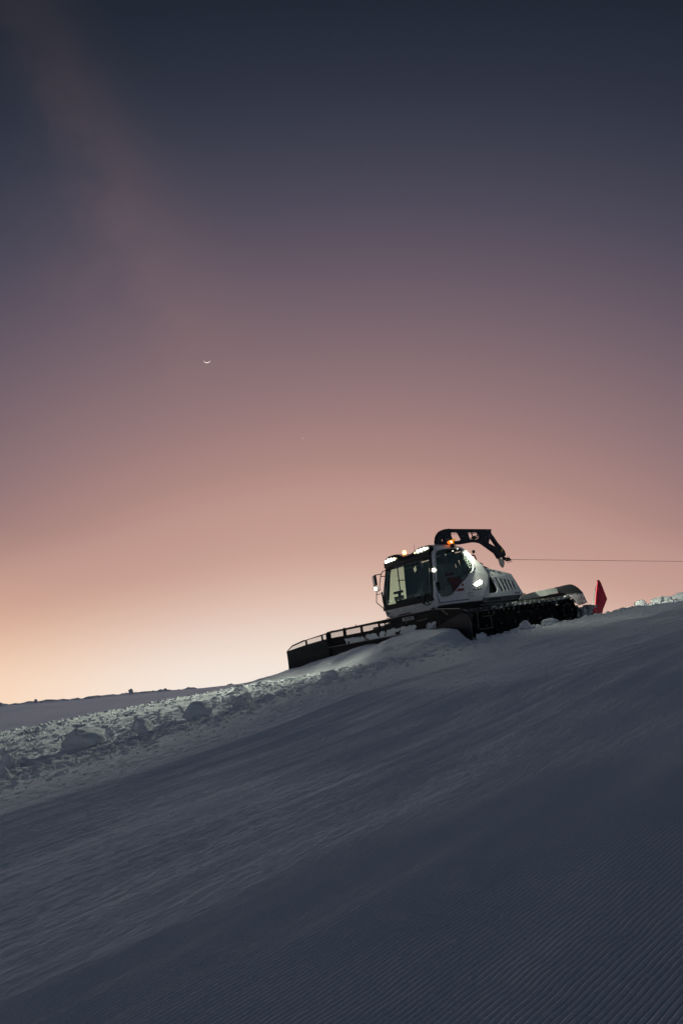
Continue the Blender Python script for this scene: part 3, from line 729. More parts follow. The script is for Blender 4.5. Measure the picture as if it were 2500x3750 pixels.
b = MB(); b.box((.97, .98, 2.42), (.05, .03, .12)); b.build('belt_buckle', RED, cat, bevel=.01)
b = MB(); b.plate([[(1.58, 2.76), (1.28, 2.75), (1.38, 2.26), (1.63, 2.27)]], lambda u, v, d: (u, yside(v)-.05-d, v), .01); b.build('sun_blind', SCREEN, cat)

# ---------------- engine body
HB = [(-.06, 2.285), (-.19, 2.25), (-.61, 2.15), (-1.05, 2.04), (-1.39, 1.94), (-1.52, 1.71), (-1.78, 1.29), (-1.74, 1.25), (.24, 1.27), (.15, 1.38), (-.10, 1.62), (-.23, 1.93)]
TRI = [(-.29, 1.90), (-.345, 1.905), (-.39, 1.89), (-.56, 1.55), (-.57, 1.50), (-.55, 1.44), (-.49, 1.40), (-.17, 1.39), (-.15, 1.42)]
LV = [[(-.54, 1.88), (-.65, 1.85), (-.86, 1.42), (-.75, 1.405)], [(-.76, 1.835), (-.87, 1.805), (-1.03, 1.425), (-.94, 1.415)], [(-.94, 1.80), (-1.05, 1.77), (-1.18, 1.435), (-1.09, 1.425)],
      [(-1.11, 1.765), (-1.23, 1.735), (-1.345, 1.445), (-1.26, 1.435)], [(-1.30, 1.715), (-1.37, 1.69), (-1.42, 1.65), (-1.50, 1.455), (-1.41, 1.445)]]
def yh(z): return 1.085-.02*0-max(0., z-1.90)*.42-max(0, 1.45-z)*-.0
b = MB()
for s in (1, -1): b.plate([HB, TRI]+LV, lambda u, v, d, s=s: (u, s*(yh(v)-d), v), .06)
# top and rear skins
tp = [(-.06, 2.285), (-.19, 2.25), (-.61, 2.15), (-1.05, 2.04), (-1.39, 1.94), (-1.52, 1.71), (-1.78, 1.29)]
b.sheet(lambda k, y, d: (tp[int(k)][0]+d*.3, y*(yh(tp[int(k)][1])-.004), tp[int(k)][1]-.004-d+.03*(1-abs(y)**3)), list(range(7)), [-1+2*i/12 for i in range(13)], .03)
hood = b.build('engine_cover', WHITE, cat, bevel=.01)
b = MB(); b.box((-.80, 0, 1.62), (1.3, 1.9, .6)); b.build('engine_block', TRIM, hood)
for L_ in LV:
    x0_, z0_ = L_[0]; x1_, z1_ = L_[-1]
    b = MB(); b.bar((x0_-.035, 1.045, z0_-.03), (x1_-.035, 1.045, z1_+.03), .012, .05); b.build('grille_fin', GREYP, hood)
# seam pillar between cab and engine cover, bright on its upper part
b = MB(); b.tube([(-.07, 1.0, 2.275), (-.12, 1.055, 2.15), (-.235, 1.10, 1.94)], .022, 8); b.build('cover_hinge', WHITE, hood, smooth=True)
b = MB(); b.tube([(-.235, 1.092, 1.92), (-.11, 1.092, 1.63), (.14, 1.092, 1.38), (.24, 1.092, 1.16)], .014, 6); b.build('body_seam', GREYP, hood, smooth=True)
fr = frame((-.66, 1.018, 2.075), (-.58, -.0, -.155), (0, -.42, 1))
fr = frame((-.66, 1.021, 2.065), (-1, .113, -.27), (-.2, -.40, 1))
text_mesh('lettering', 'MARC AG', .125, fr, GREYV, hood, .002, sx=1.05)
b = MB(); b.bar((-.40, 1.068, 1.965), (-.72, 1.068, 1.885), .006, .012); b.build('pinstripe', GREYV, hood)
fr = frame((-1.47, 1.092, 1.318), (-1, 0, .02), (-.25, 0, 1)); text_mesh('lettering', 'Prinoth', .085, fr, GREYV, hood, .002, shear=.5)
b = MB()
for seg in (((.86, 1.46), (.62, 1.46)), ((.82, 1.36), (.60, 1.375)), ((.86, 1.46), (.84, 1.39))): b.bar((seg[0][0], 1.112, seg[0][1]), (seg[1][0], 1.112, seg[1][1]), .004, .012)
b.build('small_print', GREYV, body)
text_mesh('lettering', 'marc-ag.ch', .095, frame((.42, 1.102, 1.565), (-1, 0, .0), (0, 0, 1)), GREYV, body, .002)
# skirt
for s in (-1, 1):
    b = MB(); b.plate([[(.27, 1.265), (-1.70, 1.25), (-1.60, 1.10), (.12, 1.12), (.24, 1.16)]], lambda u, v, d, s=s: (u, s*(1.07-d), v), .06); sk = b.build('side_skirt', GREYP, cat, bevel=.01)
b = MB()
for i in range(7): b.plate([[(-.08-.085*i, 1.225), (-.145-.085*i, 1.228), (-.13-.085*i, 1.165), (-.065-.085*i, 1.163)]], lambda u, v, d: (u, 1.074-d, v), .006)
b.build('skirt_marks', TRIM, sk)
b = MB(); b.bar((.40, 1.12, 1.06), (-1.5, 1.12, 1.045), .03, .04); b.build('skirt_rail', GREYP, sk)
# tail lamp bracket, open frame with the sky showing through
for s in (1, -1):
    b = MB(); b.plate([[(-1.62, 1.28), (-1.93, 1.28), (-1.90, 1.08), (-1.66, 1.08)], [(-1.66, 1.245), (-1.66, 1.185), (-1.77, 1.185), (-1.79, 1.245)], [(-1.81, 1.245), (-1.79, 1.185), (-1.86, 1.185), (-1.88, 1.245)]], lambda u, v, d, s=s: (u, s*(1.05-d), v), .02); b.build('tail_bracket', BLACK, cat)
# things on top of the cover: rail, fin, hook
b = MB(); b.tube([(-.02, .66, 2.62), (-.2, .62, 2.68), (-.36, .6, 2.66), (-.40, .6, 2.50), (-.46, .6, 2.38), (-.60, .6, 2.30)], .022, 6)
b.tube([(-.42, .6, 2.46), (-.66, .6, 2.38), (-.64, .6, 2.32), (-.5, .6, 2.34)], .016, 6)
b.tube([(-.50, .6, 2.35), (-.8, .6, 2.26), (-1.05, .6, 2.16), (-1.3, .6, 2.08)], .02, 6)
for x_ in (-.9, -1.12, -1.4, -1.55): b.box((x_, .6, 2.22-.26*(-x_-.8)), (.03, .03, .06))
b.build('roof_rail', BLACK, cat, smooth=False)
b = MB(); b.tube([(-.30, .6, 2.68), (-.32, .6, 2.75)], .01, 6); b.lathe((-.33, .6, 2.80), (1, .7, .1), [(.02, -.02), (.055, -.01), (.05, .012), (.02, .02)], 16); b.build('rear_mirror', BLACK, cat, smooth=True)
b = MB(); b.plate([[(-1.72, 1.99), (-1.84, 2.10), (-1.93, 2.13), (-1.93, 1.99)]], lambda u, v, d: (u+.12, .6-d, v-.08), .04); b.build('air_fin', DECK, cat, bevel=.01)
b = MB(); b.tube([(-1.66, .7, 1.52), (-1.80, .7, 1.60), (-1.92, .7, 1.60), (-1.86, .7, 1.52)], .014, 6); b.build('tail_hook', BLACK, cat)
# body side lamp
b = MB(); b.plate([[(.53, 1.71), (.22, 1.83), (.15, 1.80), (.13, 1.75), (.17, 1.70), (.36, 1.65), (.46, 1.665)]], lambda u, v, d: (u, 1.125-d, v), .03)
bl_ = b.build('body_lamp', LAMP, cat, bevel=.01)
b = MB(); b.plate([[(.57, 1.71), (.22, 1.86), (.12, 1.82), (.10, 1.74), (.15, 1.68), (.36, 1.62), (.49, 1.64)]], lambda u, v, d: (u, 1.108-d, v), .02); b.build('lamp_bezel', GREYP, bl_, bevel=.006)
# work lamp and marker under the roof edge behind the door
b = MB(); b.box((1.16, 1.10, 2.93), (.10, .10, .12)); b.box((1.10, 1.08, 2.80), (.24, .08, .07)); b.box((.86, 1.06, 2.79), (.22, .05, .08)); wk = b.build('work_lamp', TRIM, cat, bevel=.01)
LENS = mat('lamp_lens_dim', (1, 1, .95), .3, emis=(1, 1, .85), estr=1.2)
b = MB(); b.box((1.22, 1.14, 2.765), (.05, .02, .03)); b.build('lens', LENS, wk)
b = MB(); b.lathe((.98, 1.12, 2.83), (-1, .25, -.3), [(.01, 0), (.035, .0), (.03, .012), (.01, .015)], 12); b.build('lens', LENS, wk)
b = MB(); b.lathe((1.22, 1.06, 3.04), (1, .3, .15), [(.025, -.14), (.045, -.06), (.05, .0), (.03, .07), (.01, .10)], 14); mk = b.build('marker_lamp', ORNG, cat, smooth=True)
b = MB(); b.lathe((1.16, 1.075, 3.05), (.6, 1, .1), [(.008, -.05), (.028, -.03), (.03, .02), (.01, .035)], 14); b.build('bulb', AMBHOT, mk, smooth=True)
b = MB(); b.box((.98, .98, 3.02), (.06, .05, .14)); b.lathe((.98, .98, 3.10), (.15, 0, 1), [(.02, -.02), (.10, .0), (.13, .035), (.10, .045), (.02, .03)], 18); b.build('marker_reflector', mat('amber_glow', (.9, .35, .02), .4, emis=(1, .35, .02), estr=.55), cat, smooth=True)

# ---------------- chassis and front frame
b = MB(); b.box((.2, 0, .93), (4.1, 1.9, .50)); b.box((2.3, 0, .86), (.7, 1.2, .35)); b.box((2.9, .35, .62), (.9, .16, .16)); b.box((2.9, -.35, .62), (.9, .16, .16)); b.box((2.85, 0, .95), (.6, .12, .12))
b.box((-2.9, 0, .75), (2.6, 1.7, .30)); b.box((2.0, 1.15, 1.02), (.5, .7, .03)); b.box((2.0, -1.15, 1.02), (.5, .7, .03))
b.build('chassis', BLACK, cat, bevel=.02)
for s in (-1, 1):
    b = MB(); b.cyl((2.3, s*.5, 1.0), (3.3, s*.55, .75), .06, 12); b.cyl((2.7, s*.5, .9), (3.3, s*.55, .75), .03, 12); b.build('hydraulic_ram', STEEL, cat, smooth=True)
b = MB(); b.bar((2.30, .93, 1.115), (2.33, -1.04, 1.115), .025, .022); b.build('bumper_strip', STEEL, cat)

# ---------------- tracks
def loop_pts():
    # side outline of the belt (x, z), clockwise from the top front
    P = []
    def arc(cx, cz, r, a0, a1, n):
        for i in range(n+1):
            a = R(a0+(a1-a0)*i/n); P.append((cx+r*math.cos(a), cz+r*math.sin(a)))
    arc(1.98, .46, .36, 88, -60, 14)     # front idler
    P.append((1.75, .03)); 
    for i in range(1, 10): P.append((1.75-3.9*i/10, .03))
    arc(-2.66, .50, .38, -112, -262, 14)   # rear sprocket
    for i in range(1, 12):
        k = i/12; P.append((-2.62+4.6*k, .885+(.825-.885)*k-.018*math.sin(k*math.pi*3)))
    return P
LP = loop_pts()
def resample(P, step):
    L = [0]; n = len(P)
    for i in range(n): a = P[i]; c = P[(i+1) % n]; L.append(L[-1]+math.hypot(c[0]-a[0], c[1]-a[1]))
    tot = L[-1]; m = int(round(tot/step)); out = []
    for k in range(m):
        d = tot*k/m; i = max(j for j in range(n) if L[j] <= d); a = P[i]; c = P[(i+1) % n]; f = (d-L[i])/max(1e-9, L[i+1]-L[i])
        tx, tz = c[0]-a[0], c[1]-a[1]; l = math.hypot(tx, tz); out.append(((a[0]+tx*f, a[1]+tz*f), (tx/l, tz/l)))
    return out
WX = [1.30, .62, -.02, -.62, -1.22, -1.84]
for s in (1, -1):
    b = MB()
    for yc in (1.27, 1.62, 1.97):                          # rubber belts
        n = len(LP); V_ = []
        for (x_, z_) in LP: V_ += [(x_, s*(yc-.11), z_), (x_, s*(yc+.11), z_)]
        V2 = []
        for i, (x_, z_) in enumerate(LP):
            a = LP[i-1]; c = LP[(i+1) % n]; tx, tz = c[0]-a[0], c[1]-a[1]; l = math.hypot(tx, tz); nx, nz = -tz/l, tx/l
            V2 += [(x_+nx*-.02, s*(yc-.11), z_+nz*-.02), (x_-nx*.02, s*(yc+.11), z_-nz*.02)]
        F_ = []
        for i in range(n):
            j = (i+1) % n; F_ += [(2*i, 2*i+1, 2*j+1, 2*j), (2*n+2*i, 2*n+2*j, 2*n+2*j+1, 2*n+2*i+1), (2*i, 2*j, 2*n+2*j, 2*n+2*i), (2*i+1, 2*n+2*i+1, 2*n+2*j+1, 2*j+1)]
        b.add(V_+V2, F_)
    belt = b.build('track', RUBBER, cat)
    b = MB()
    for (p, tg) in resample(LP, .235):                     # cleats with raised ends
        nx, nz = tg[1], -tg[0]                              # outward
        cx_ = sum(q_[0] for q_ in LP)/len(LP); cz_ = .45
        if nx*(p[0]-cx_)+nz*(p[1]-cz_)*6 < 0: nx, nz = -nx, -nz
        ux = Vector((tg[0], 0, tg[1])); un = Vector((nx, 0, nz)); rot = Matrix((ux, Vector((0, 1, 0)), un)).transposed()
        c0 = Vector((p[0], s*1.62, p[1]))+un*.045
        b.box(c0, (.085, .96, .045), rot)
        b.box(c0+un*.045+ux*.01, (.022, .90, .07), rot)
        for e in (-1, 1):
            b.box(c0+Vector((0, s*e*.455, 0))+un*-.01+ux*.03, (.15, .08, .06), rot)
            b.box(c0+Vector((0, s*e*.30, 0))+un*-.075, (.05, .03, .09), rot)
    b.build('cleats', TRACK_S, belt)
    for x_ in WX:                                          # road wheels
        b = MB(); b.lathe((x_, s*1.86, .41), (0, s, 0), [(.20, -.10), (.33, -.10), (.355, -.05), (.355, .05), (.33, .10), (.24, .10), (.22, .06), (.08, .04), (.07, .10), (.02, .105)], 32)
        wl = b.build('road_wheel', RUBBER, cat, smooth=True, auto=40)
        b = MB(); b.lathe((x_, s*1.975, .41), (0, s, 0), [(.01, -.02), (.038, -.02), (.034, .012), (.01, .014)], 14)
        b.build('hub', ALU, wl, smooth=True)
        b = MB(); b.lathe((x_, s*1.40, .41), (0, s, 0), [(.20, -.10), (.33, -.10), (.355, -.05), (.355, .05), (.33, .10), (.10, .10)], 28); b.build('road_wheel', RUBBER, cat, smooth=True, auto=40)
    for x_, z_, r_, nm in ((-2.66, .50, .30, 'sprocket'), (1.98, .46, .30, 'idler_wheel')):
        b = MB(); b.lathe((x_, s*1.62, z_), (0, s, 0), [(.08, -.36), (r_*.9, -.36), (r_*.9, -.28), (.2, -.27), (.2, .27), (r_*.9, .28), (r_*.9, .36), (.10, .36), (.08, .42), (.02, .42)], 28)
        if nm == 'sprocket':
            for k in range(12):
                a = k*math.pi/6
                for yy in (-.3, .3): b.box((x_+r_*.98*math.cos(a), s*(1.62+yy), z_+r_*.98*math.sin(a)), (.10, .07, .06), Matrix.Rotation(-a, 3, 'Y'))
        sp = b.build(nm, RUBBER, cat, smooth=True, auto=35)
        if nm == 'sprocket':
            for k in range(18):
                a = k*math.pi*2/18+.2; r_k, y_k = ((.24, 2.0), (.27, 1.80))[k % 2]
                b = MB(); b.box((x_+r_k*math.cos(a), s*y_k, z_+r_k*math.sin(a)), (.05, .03, .075), Matrix.Rotation(-a, 3, 'Y')); b.build('sprocket_tooth', ALU, sp)
    b = MB(); b.box((-.3, s*1.62, .50), (3.9, .16, .22)); b.box((-.3, s*1.1, .55), (3.6, .12, .35)); b.build('track_frame', BLACK, cat, bevel=.02)
    # footboards at the track front
    b = MB(); b.bar((2.05, s*2.12, .845), (1.14, s*2.12, .905), .04, .03); b.box((1.6, s*1.9, .86), (.9, .42, .02), Matrix.Rotation(R(4), 3, 'Y')); b.build('track_guard', BLACK, cat)
    b = MB(); b.box((1.40, s*2.13, .67), (.42, .10, .035)); b.box((1.52, s*2.13, .325), (.60, .10, .035)); b.bar((1.85, s*2.13, .30), (1.78, s*2.13, .82), .04); b.bar((1.24, s*2.13, .33), (1.22, s*2.13, .68), .04); b.build('step', ALU, cat, bevel=.008)

# ---------------- rear deck sides with rolled mudflap
GU = [(-1.36, 1.08), (-1.56, 1.175), (-2.29, 1.24), (-3.36, 1.29), (-4.05, 1.325), (-4.05, 1.17), (-3.65, 1.165), (-3.31, 1.135), (-2.7, 1.095), (-1.51, 1.06)]
for s in (1, -1):
    b = MB(); b.plate([GU], lambda u, v, d, s=s: (u, s*(1.24-d-(v-1.06)*.5), v+(v-1.06)*.25), .05); b.build('deck_side', DECK, cat, bevel=.01)
    # the flap is a curved rubber sheet rolling over the track end
    FP = [(-3.55, 1.155, 1.305), (-3.80, 1.12, 1.318), (-4.05, 1.00, 1.325), (-4.25, .86, 1.335), (-4.42, .70, 1.33), (-4.56, .66, 1.29), (-4.68, .65, 1.22), (-4.78, .66, 1.12), (-4.85, .68, .98)]
    b = MB()
    lo = [(-3.45, 1.15), (-3.70, 1.12), (-3.92, 1.04), (-4.08, .93), (-4.20, .82), (-4.32, .72), (-4.45, .665), (-4.66, .675), (-4.88, .71)]
    hi = [(-3.45, 1.298), (-3.80, 1.315), (-4.10, 1.335), (-4.28, 1.342), (-4.44, 1.335), (-4.58, 1.29), (-4.70, 1.21), (-4.80, 1.08), (-4.905, .73)]
    b.sheet(lambda k, w, d, s=s: (lo[int(k)][0]*(1-w)+hi[int(k)][0]*w, s*(1.24-d-.5*max(0, (lo[int(k)][1]*(1-w)+hi[int(k)][1]*w)-1.06)+.04*math.sin(w*math.pi)), (lo[int(k)][1]*(1-w)+hi[int(k)][1]*w)+.25*max(0, (lo[int(k)][1]*(1-w)+hi[int(k)][1]*w)-1.06)), list(range(9)), [i/6 for i in range(7)], .02)
    b.build('mudflap', FLAP_S, cat, smooth=True, auto=40)
b = MB(); b.box((-2.9, 0, 1.07), (2.4, 2.36, .06)); b.box((-4.0, 0, 1.0), (.06, 2.2, .3)); b.build('load_deck', BLACK, cat)
for s in (1, -1):
    b = MB(); b.plate([[(-1.4, .8), (-1.4, 1.07), (-2.7, 1.11), (-3.35, 1.15), (-3.65, 1.17), (-3.95, 1.06), (-4.1, .9), (-4.0, .75), (-3.6, .6), (-3.0, .6)]], lambda u, v, d, s=s: (u, s*(1.17-d), v), .05); b.build('splash_guard', BLACK, cat)
b = MB(); b.box((-1.9, 1.2, 1.04), (.6, .1, .05)); b.bar((-1.6, 1.26, .99), (-2.35, 1.26, 1.03), .05, .09); b.build('deck_rail', GREYP, cat, bevel=.01)

# ---------------- winch
BY = -.75
A1 = [(-.10, 3.32), (-.10, 3.40), (-.14, 3.49), (-.17, 3.56), (-.22, 3.62), (-.28, 3.68), (-.35, 3.73), (-.42, 3.765), (-.50, 3.79), (-.63, 3.82), (-.83, 3.83), (-.94, 3.82), (-2.65, 3.78), (-3.02, 3.77), (-2.97, 3.72), (-2.95, 3.65), (-2.98, 3.58), (-3.04, 3.52), (-3.21, 3.28),
      (-3.38, 3.11), (-3.49, 2.99), (-3.53, 2.85), (-3.49, 2.79), (-3.39, 2.84), (-3.29, 2.75), (-3.10, 2.71), (-2.98, 2.91), (-2.75, 3.05), (-2.43, 3.24), (-2.31, 3.30), (-2.14, 3.33), (-1.95, 3.34), (-1.35, 3.29), (-.99, 3.285), (-.80, 3.2), (-.80, 3.0), (-.10, 3.0)]
H1 = [(-.90, 3.68), (-.92, 3.70), (-.95, 3.71), (-1.25, 3.70), (-1.36, 3.65), (-1.40, 3.57), (-1.41, 3.49), (-1.39, 3.45), (-1.30, 3.41), (-1.14, 3.40), (-.98, 3.40), (-.91, 3.49), (-.88, 3.60)]
H2 = [(-1.75, 3.66), (-1.79, 3.69), (-2.23, 3.68), (-2.39, 3.64), (-2.38, 3.55), (-2.33, 3.47), (-2.10, 3.42), (-1.80, 3.44), (-1.76, 3.54)]
H0 = [(-.38, 3.49), (-.51, 3.49), (-.52, 3.41), (-.38, 3.41)]
H3 = [(-2.84, 3.50), (-2.90, 3.49), (-3.13, 3.20), (-3.13, 3.15), (-3.08, 3.12), (-2.72, 3.28), (-2.79, 3.39)]
b = MB(); b.plate([A1, H0, H1, H2, H3], lambda u, v, d: (u, BY+.05-d, v), .10)
# flanges that give the boom its box look
def offs(P, k): return P
b.sheet(lambda k, y, d: (A1[int(k)][0], BY+y, A1[int(k)][1]-d*.5), list(range(0, 14)), [-.03, 0, .05], .02)
b.bar((-1.45, BY-.06, 3.70), (-1.62, BY-.06, 3.36), .12, .14); b.bar((-2.45, BY-.06, 3.70), (-2.66, BY-.06, 3.36), .12, .14)
b.box((-.50, BY-.1, 2.2), (.50, .42, 2.0))
boom = b.build('winch_boom', BOOM, cat, bevel=.008)
b = MB(); b.plate([[(-3.13, 2.73), (-3.26, 2.72), (-3.40, 2.64), (-3.40, 2.56), (-3.36, 2.47), (-3.31, 2.40), (-3.27, 2.385), (-3.23, 2.41), (-3.16, 2.51)]], lambda u, v, d: (u, BY+.03-d, v), .06); b.build('boom_shoe', mat('pale_nylon', (.75, .68, .58), .6, bump=(14, .3, .004)), boom, bevel=.01)
b = MB(); b.box((-3.335, BY+.055, 2.985), (.07, .01, .11), Matrix.Rotation(R(-35), 3, 'Y')); b.build('reflector', YEL, boom)
for x_, z_ in ((-2.72, 3.74), (-2.60, 3.50), (-2.78, 3.60), (-2.84, 3.58), (-2.80, 3.55), (-2.76, 3.52), (-2.84, 3.51), (-2.81, 3.47), (-2.79, 3.42), (-3.32, 2.91), (-3.40, 2.87), (-3.25, 2.85), (-3.30, 2.77), (-1.47, 3.58), (-1.48, 3.54), (-1.63, 3.52), (-2.62, 3.46), (-.66, 3.60), (-.72, 3.50)):
    b = MB(); b.lathe((x_, BY+.055, z_), (0, 1, 0), [(.003, -.01), (.014, -.01), (.013, .012), (.003, .016)], 8); b.build('bolt', STEEL, boom)
for x_ in (-.60, -.68):
    b = MB(); b.box((x_, BY+.055, 3.465), (.03, .012, .08)); b.build('bracket', STEEL, boom)
b = MB()                                                  # sheaves, hoses and fittings in the second opening
b.lathe((-2.06, BY, 3.50), (0, 1, 0), [(.02, -.04), (.07, -.04), (.05, 0), (.07, .04), (.02, .04)], 18)
rnd = random.Random(3)
for k in range(9):
    p0 = Vector((-1.92-.05*k+rnd.uniform(-.03, .03), BY+rnd.uniform(-.05, .05), 3.46+rnd.uniform(-.02, .06)))
    b.tube([p0+Vector((.05*math.cos(a), .02*math.sin(a*2), .028*math.sin(a)))*rnd.uniform(.8, 1.3) for a in [i*.7 for i in range(9)]], .007, 5)
b.bar((-1.96, BY, 3.70), (-2.0, BY, 3.52), .03); b.bar((-2.05, BY, 3.70), (-2.04, BY, 3.64), .02); b.bar((-2.40, BY, 3.68), (-2.22, BY, 3.56), .04); b.bar((-2.40, BY, 3.56), (-2.15, BY, 3.52), .015)
b.build('sheave', ALU, boom)
b = MB(); b.bar((-3.38, BY, 2.83), (-3.46, BY, 2.66), .09, .06); b.tube([(-3.45, BY, 2.75), (-3.56, BY, 2.71), (-3.70, BY, 2.70), (-3.80, BY, 2.66)], [.02, .03, .035, .015], 8)
b.tube([(-3.45, BY, 2.66), (-3.58, BY, 2.63), (-3.72, BY, 2.63), (-3.80, BY, 2.655)], [.02, .03, .03, .015], 8); b.bar((-3.60, BY, 2.71), (-3.60, BY, 2.62), .04)
b.build('cable_guide', BLACK, boom, smooth=False)
b = MB(); b.tube([(-3.50+.0, BY, 2.64), (-3.58, BY-.03, 2.585), (-3.70, BY-.05, 2.56), (-3.80, BY-.03, 2.575), (-3.84, BY, 2.64)], .007, 5)
b.tube([(-3.58, BY, 2.71), (-3.62, BY+.03, 2.77), (-3.69, BY+.03, 2.77), (-3.75, BY, 2.70)], .006, 5); b.tube([(-3.70, BY+.03, 2.62), (-3.74, BY+.05, 2.57), (-3.83, BY+.05, 2.59)], .006, 5)
b.build('hose_loop', BLACK, boom)
b = MB(); b.tube([(-.9, BY-.02, 3.655), (-1.8, BY-.02, 3.645), (-2.42, BY-.02, 3.64), (-2.9, BY-.02, 3.45), (-3.44, BY-.02, 2.70), (-3.82, BY, 2.655)], .008, 6)
Pn = [(-3.82-51*k/24, BY, 2.655-.05*51*k/24-.12*math.sin(math.pi*k/24)*.0) for k in range(25)]
b.tube(Pn, .0075, 6)
b.build('winch_cable', mat('steel_cable', (.10, .09, .09), .5, .6), cat, smooth=True)

# ---------------- blade
b = MB()
def blade_pt(y, w, d):
    # w 0 bottom .. 1 top of the solid moldboard
    z = -.10+w*.62; x = 3.72-.30*math.sin(w*math.pi*.62)+.06*w
    return (x-d, y, z)
BYL, BYR = -2.60, 2.27
b.sheet(blade_pt, [BYL+(BYR-BYL)*i/12 for i in range(13)], [i/8 for i in range(9)], .05)
b.bar((3.51, BYL, .515), (3.51, BYR, .515), .07, .035)
blade = b.build('blade', BLACK, cat, smooth=True, auto=35)
b = MB(); b.bar((3.555, BYL+.02, .53), (3.555, BYR, .53), .008, .010); b.build('blade_lip', STEEL, blade)
def screen_panel(b, A, B_, z0f, z1f, wins, xf, lean=.0):
    pass
# upper screen: solid lower skirt + frame + expanded metal
def fr_plate(b, loops, fn, th=.03): b.plate(loops, fn, th)
WINS = [(-2.46, -1.83), (-1.70, -1.0), (-.91, -.20), (-.13, .09), (.12, .85), (.92, 1.03)]
def ztop(y): return 1.0+.0*y
loops = [[(BYL, .53), (BYR, .53), (BYR, 1.02), (BYL, .985)]]
for a, c in WINS: loops.append([(a, .80), (c, .80), (c, .955), (a, .955)])
b = MB(); b.plate(loops, lambda u, v, d: (3.50-.03*(v-.5)-d, u, v), .03)
sc_ = b.build('blade_screen', BLADE_S, blade)
b = MB(); b.tube([(3.485, BYL, .99), (3.485, BYR, 1.015)], .022, 8); b.tube([(3.47, -1.2, 1.0), (3.47, -1.2, 1.06)], .012, 6); b.box((3.48, -1.75, 1.015), (.03, .10, .03)); b.box((3.48, -2.35, 1.0), (.04, .14, .04)); b.build('top_tube', BLACK, blade, smooth=True)
b = MB(); b.cyl((3.50, BYL-.01, -.15), (3.47, BYL-.01, .98), .06, 14); b.cyl((3.50, BYR+.02, -.1), (3.47, BYR+.02, 1.0), .05, 14); b.build('hinge_pin', BLACK, blade, smooth=True)
def lattice(b, poly_in, fn, pitch=.070, t=.006):
    """expanded metal: two families of slanted bars clipped to a convex window"""
    def clip(p, dr):
        t0, t1 = -9, 9; n = len(poly_in); cx = sum(q_[0] for q_ in poly_in)/n; cy = sum(q_[1] for q_ in poly_in)/n
        for i in range(n):
            a = poly_in[i]; c = poly_in[(i+1) % n]; nx, ny = -(c[1]-a[1]), c[0]-a[0]
            if nx*(cx-a[0])+ny*(cy-a[1]) < 0: nx, ny = -nx, -ny
            den = nx*dr[0]+ny*dr[1]; num = nx*(a[0]-p[0])+ny*(a[1]-p[1])
            if abs(den) < 1e-9:
                if num > 0: return None
                continue
            k = num/den
            if den > 0: t0 = max(t0, k)
            else: t1 = min(t1, k)
        return (t0, t1) if t1 > t0 else None
    xs_ = [q_[0] for q_ in poly_in]; zs = [q_[1] for q_ in poly_in]
    for sg in (1, -1):
        dr = (math.cos(R(35)), sg*math.sin(R(35))); nn = (-dr[1], dr[0])
        for k in range(-160, 160):
            p = (xs_[0]+nn[0]*k*pitch*.62, zs[0]+nn[1]*k*pitch*.62); r_ = clip(p, dr)
            if r_: b.bar(fn(p[0]+dr[0]*r_[0], p[1]+dr[1]*r_[0]), fn(p[0]+dr[0]*r_[1], p[1]+dr[1]*r_[1]), t, t)
for a, c in WINS:
    b = MB(); lattice(b, [(a, .80), (c, .80), (c, .955), (a, .955)], lambda u, v: (3.485-.03*(v-.5), u, v)); b.build('screen_mesh', BLACK, blade)
# wings
def wing(side, root_y, yaw, outer, mold, wins, L, mesh=True):
    """outer, mold: outlines in (distance from hinge, z)"""
    ca, sa = math.cos(R(yaw)), math.sin(R(yaw))
    fn = lambda u, v, d=0: (3.50+u*sa+d*ca*-1, root_y+side*(u*ca)+side*d*sa, v)
    b = MB(); b.plate([outer]+wins, lambda u, v, d: fn(u, v, d), .03); w_ = b.build('blade_wing', BLADE_S if not mesh else BLACK, blade)
    b = MB(); b.sheet(lambda u, w, d: fn(u, mold[0](u)+(mold[1](u)-mold[0](u))*w, -.05-.10*(1-math.sin(w*math.pi*.62))+d), [L*i/8 for i in range(9)], [i/6 for i in range(7)], .04)
    b.bar(fn(0, mold[1](0), -.06), fn(L, mold[1](L), -.06), .05, .03); b.build('wing_moldboard', BLACK, w_, smooth=True, auto=35)
    for wn_ in wins:
        b = MB(); lattice(b, wn_, lambda u, v: fn(u, v, .012)); b.build('screen_mesh', BLACK, w_)
    b = MB(); pts = [p for p in outer if p[1] > .6 or p[0] > L*.9]; b.tube([fn(u, v, .01) for u, v in outer[1:-1]], .016, 6); b.build('wing_tube', BLACK if mesh else ALU, w_, smooth=True)
    return w_
wing(-1, BYL, 43, [(0, .50), (1.34, .58), (1.34, .60), (1.15, .76), (.74, .87), (0, .985)], (lambda u: -.12-.03*u, lambda u: .50+.06*u), [[(.04, .80), (.14, .79), (.14, .93), (.04, .945)], [(.20, .785), (.66, .73), (.66, .86), (.20, .915)], [(.72, .72), (1.30, .62), (1.15, .735), (.72, .845)]], 1.34)
wing(1, BYR, 0, [(0, .53), (1.10, .60), (1.17, .62), (1.17, .72), (.85, .90), (0, 1.02)], (lambda u: .0+.05*u, lambda u: .56+.13*u), [], 1.17, False)
b = MB()
nw = [( -.06, .55), (.95, .80), (1.17, .71), (1.19, .5), (1.16, .14), (.9, .02), (.2, -.1), (-.06, -.1)]
b.plate([nw], lambda u, v, d: (3.60-d, BYR+u, v), .03); b.build('end_plate', mat('blue_black_plate', (.008, .010, .016), .45), blade, bevel=.01)
b = MB(); b.tube([(3.58, BYR+1.17, .68), (3.60, BYR+1.19, .5), (3.60, BYR+1.17, .16), (3.58, BYR+1.02, .07)], .014, 6); b.build('end_edge', ALU, blade, smooth=True)
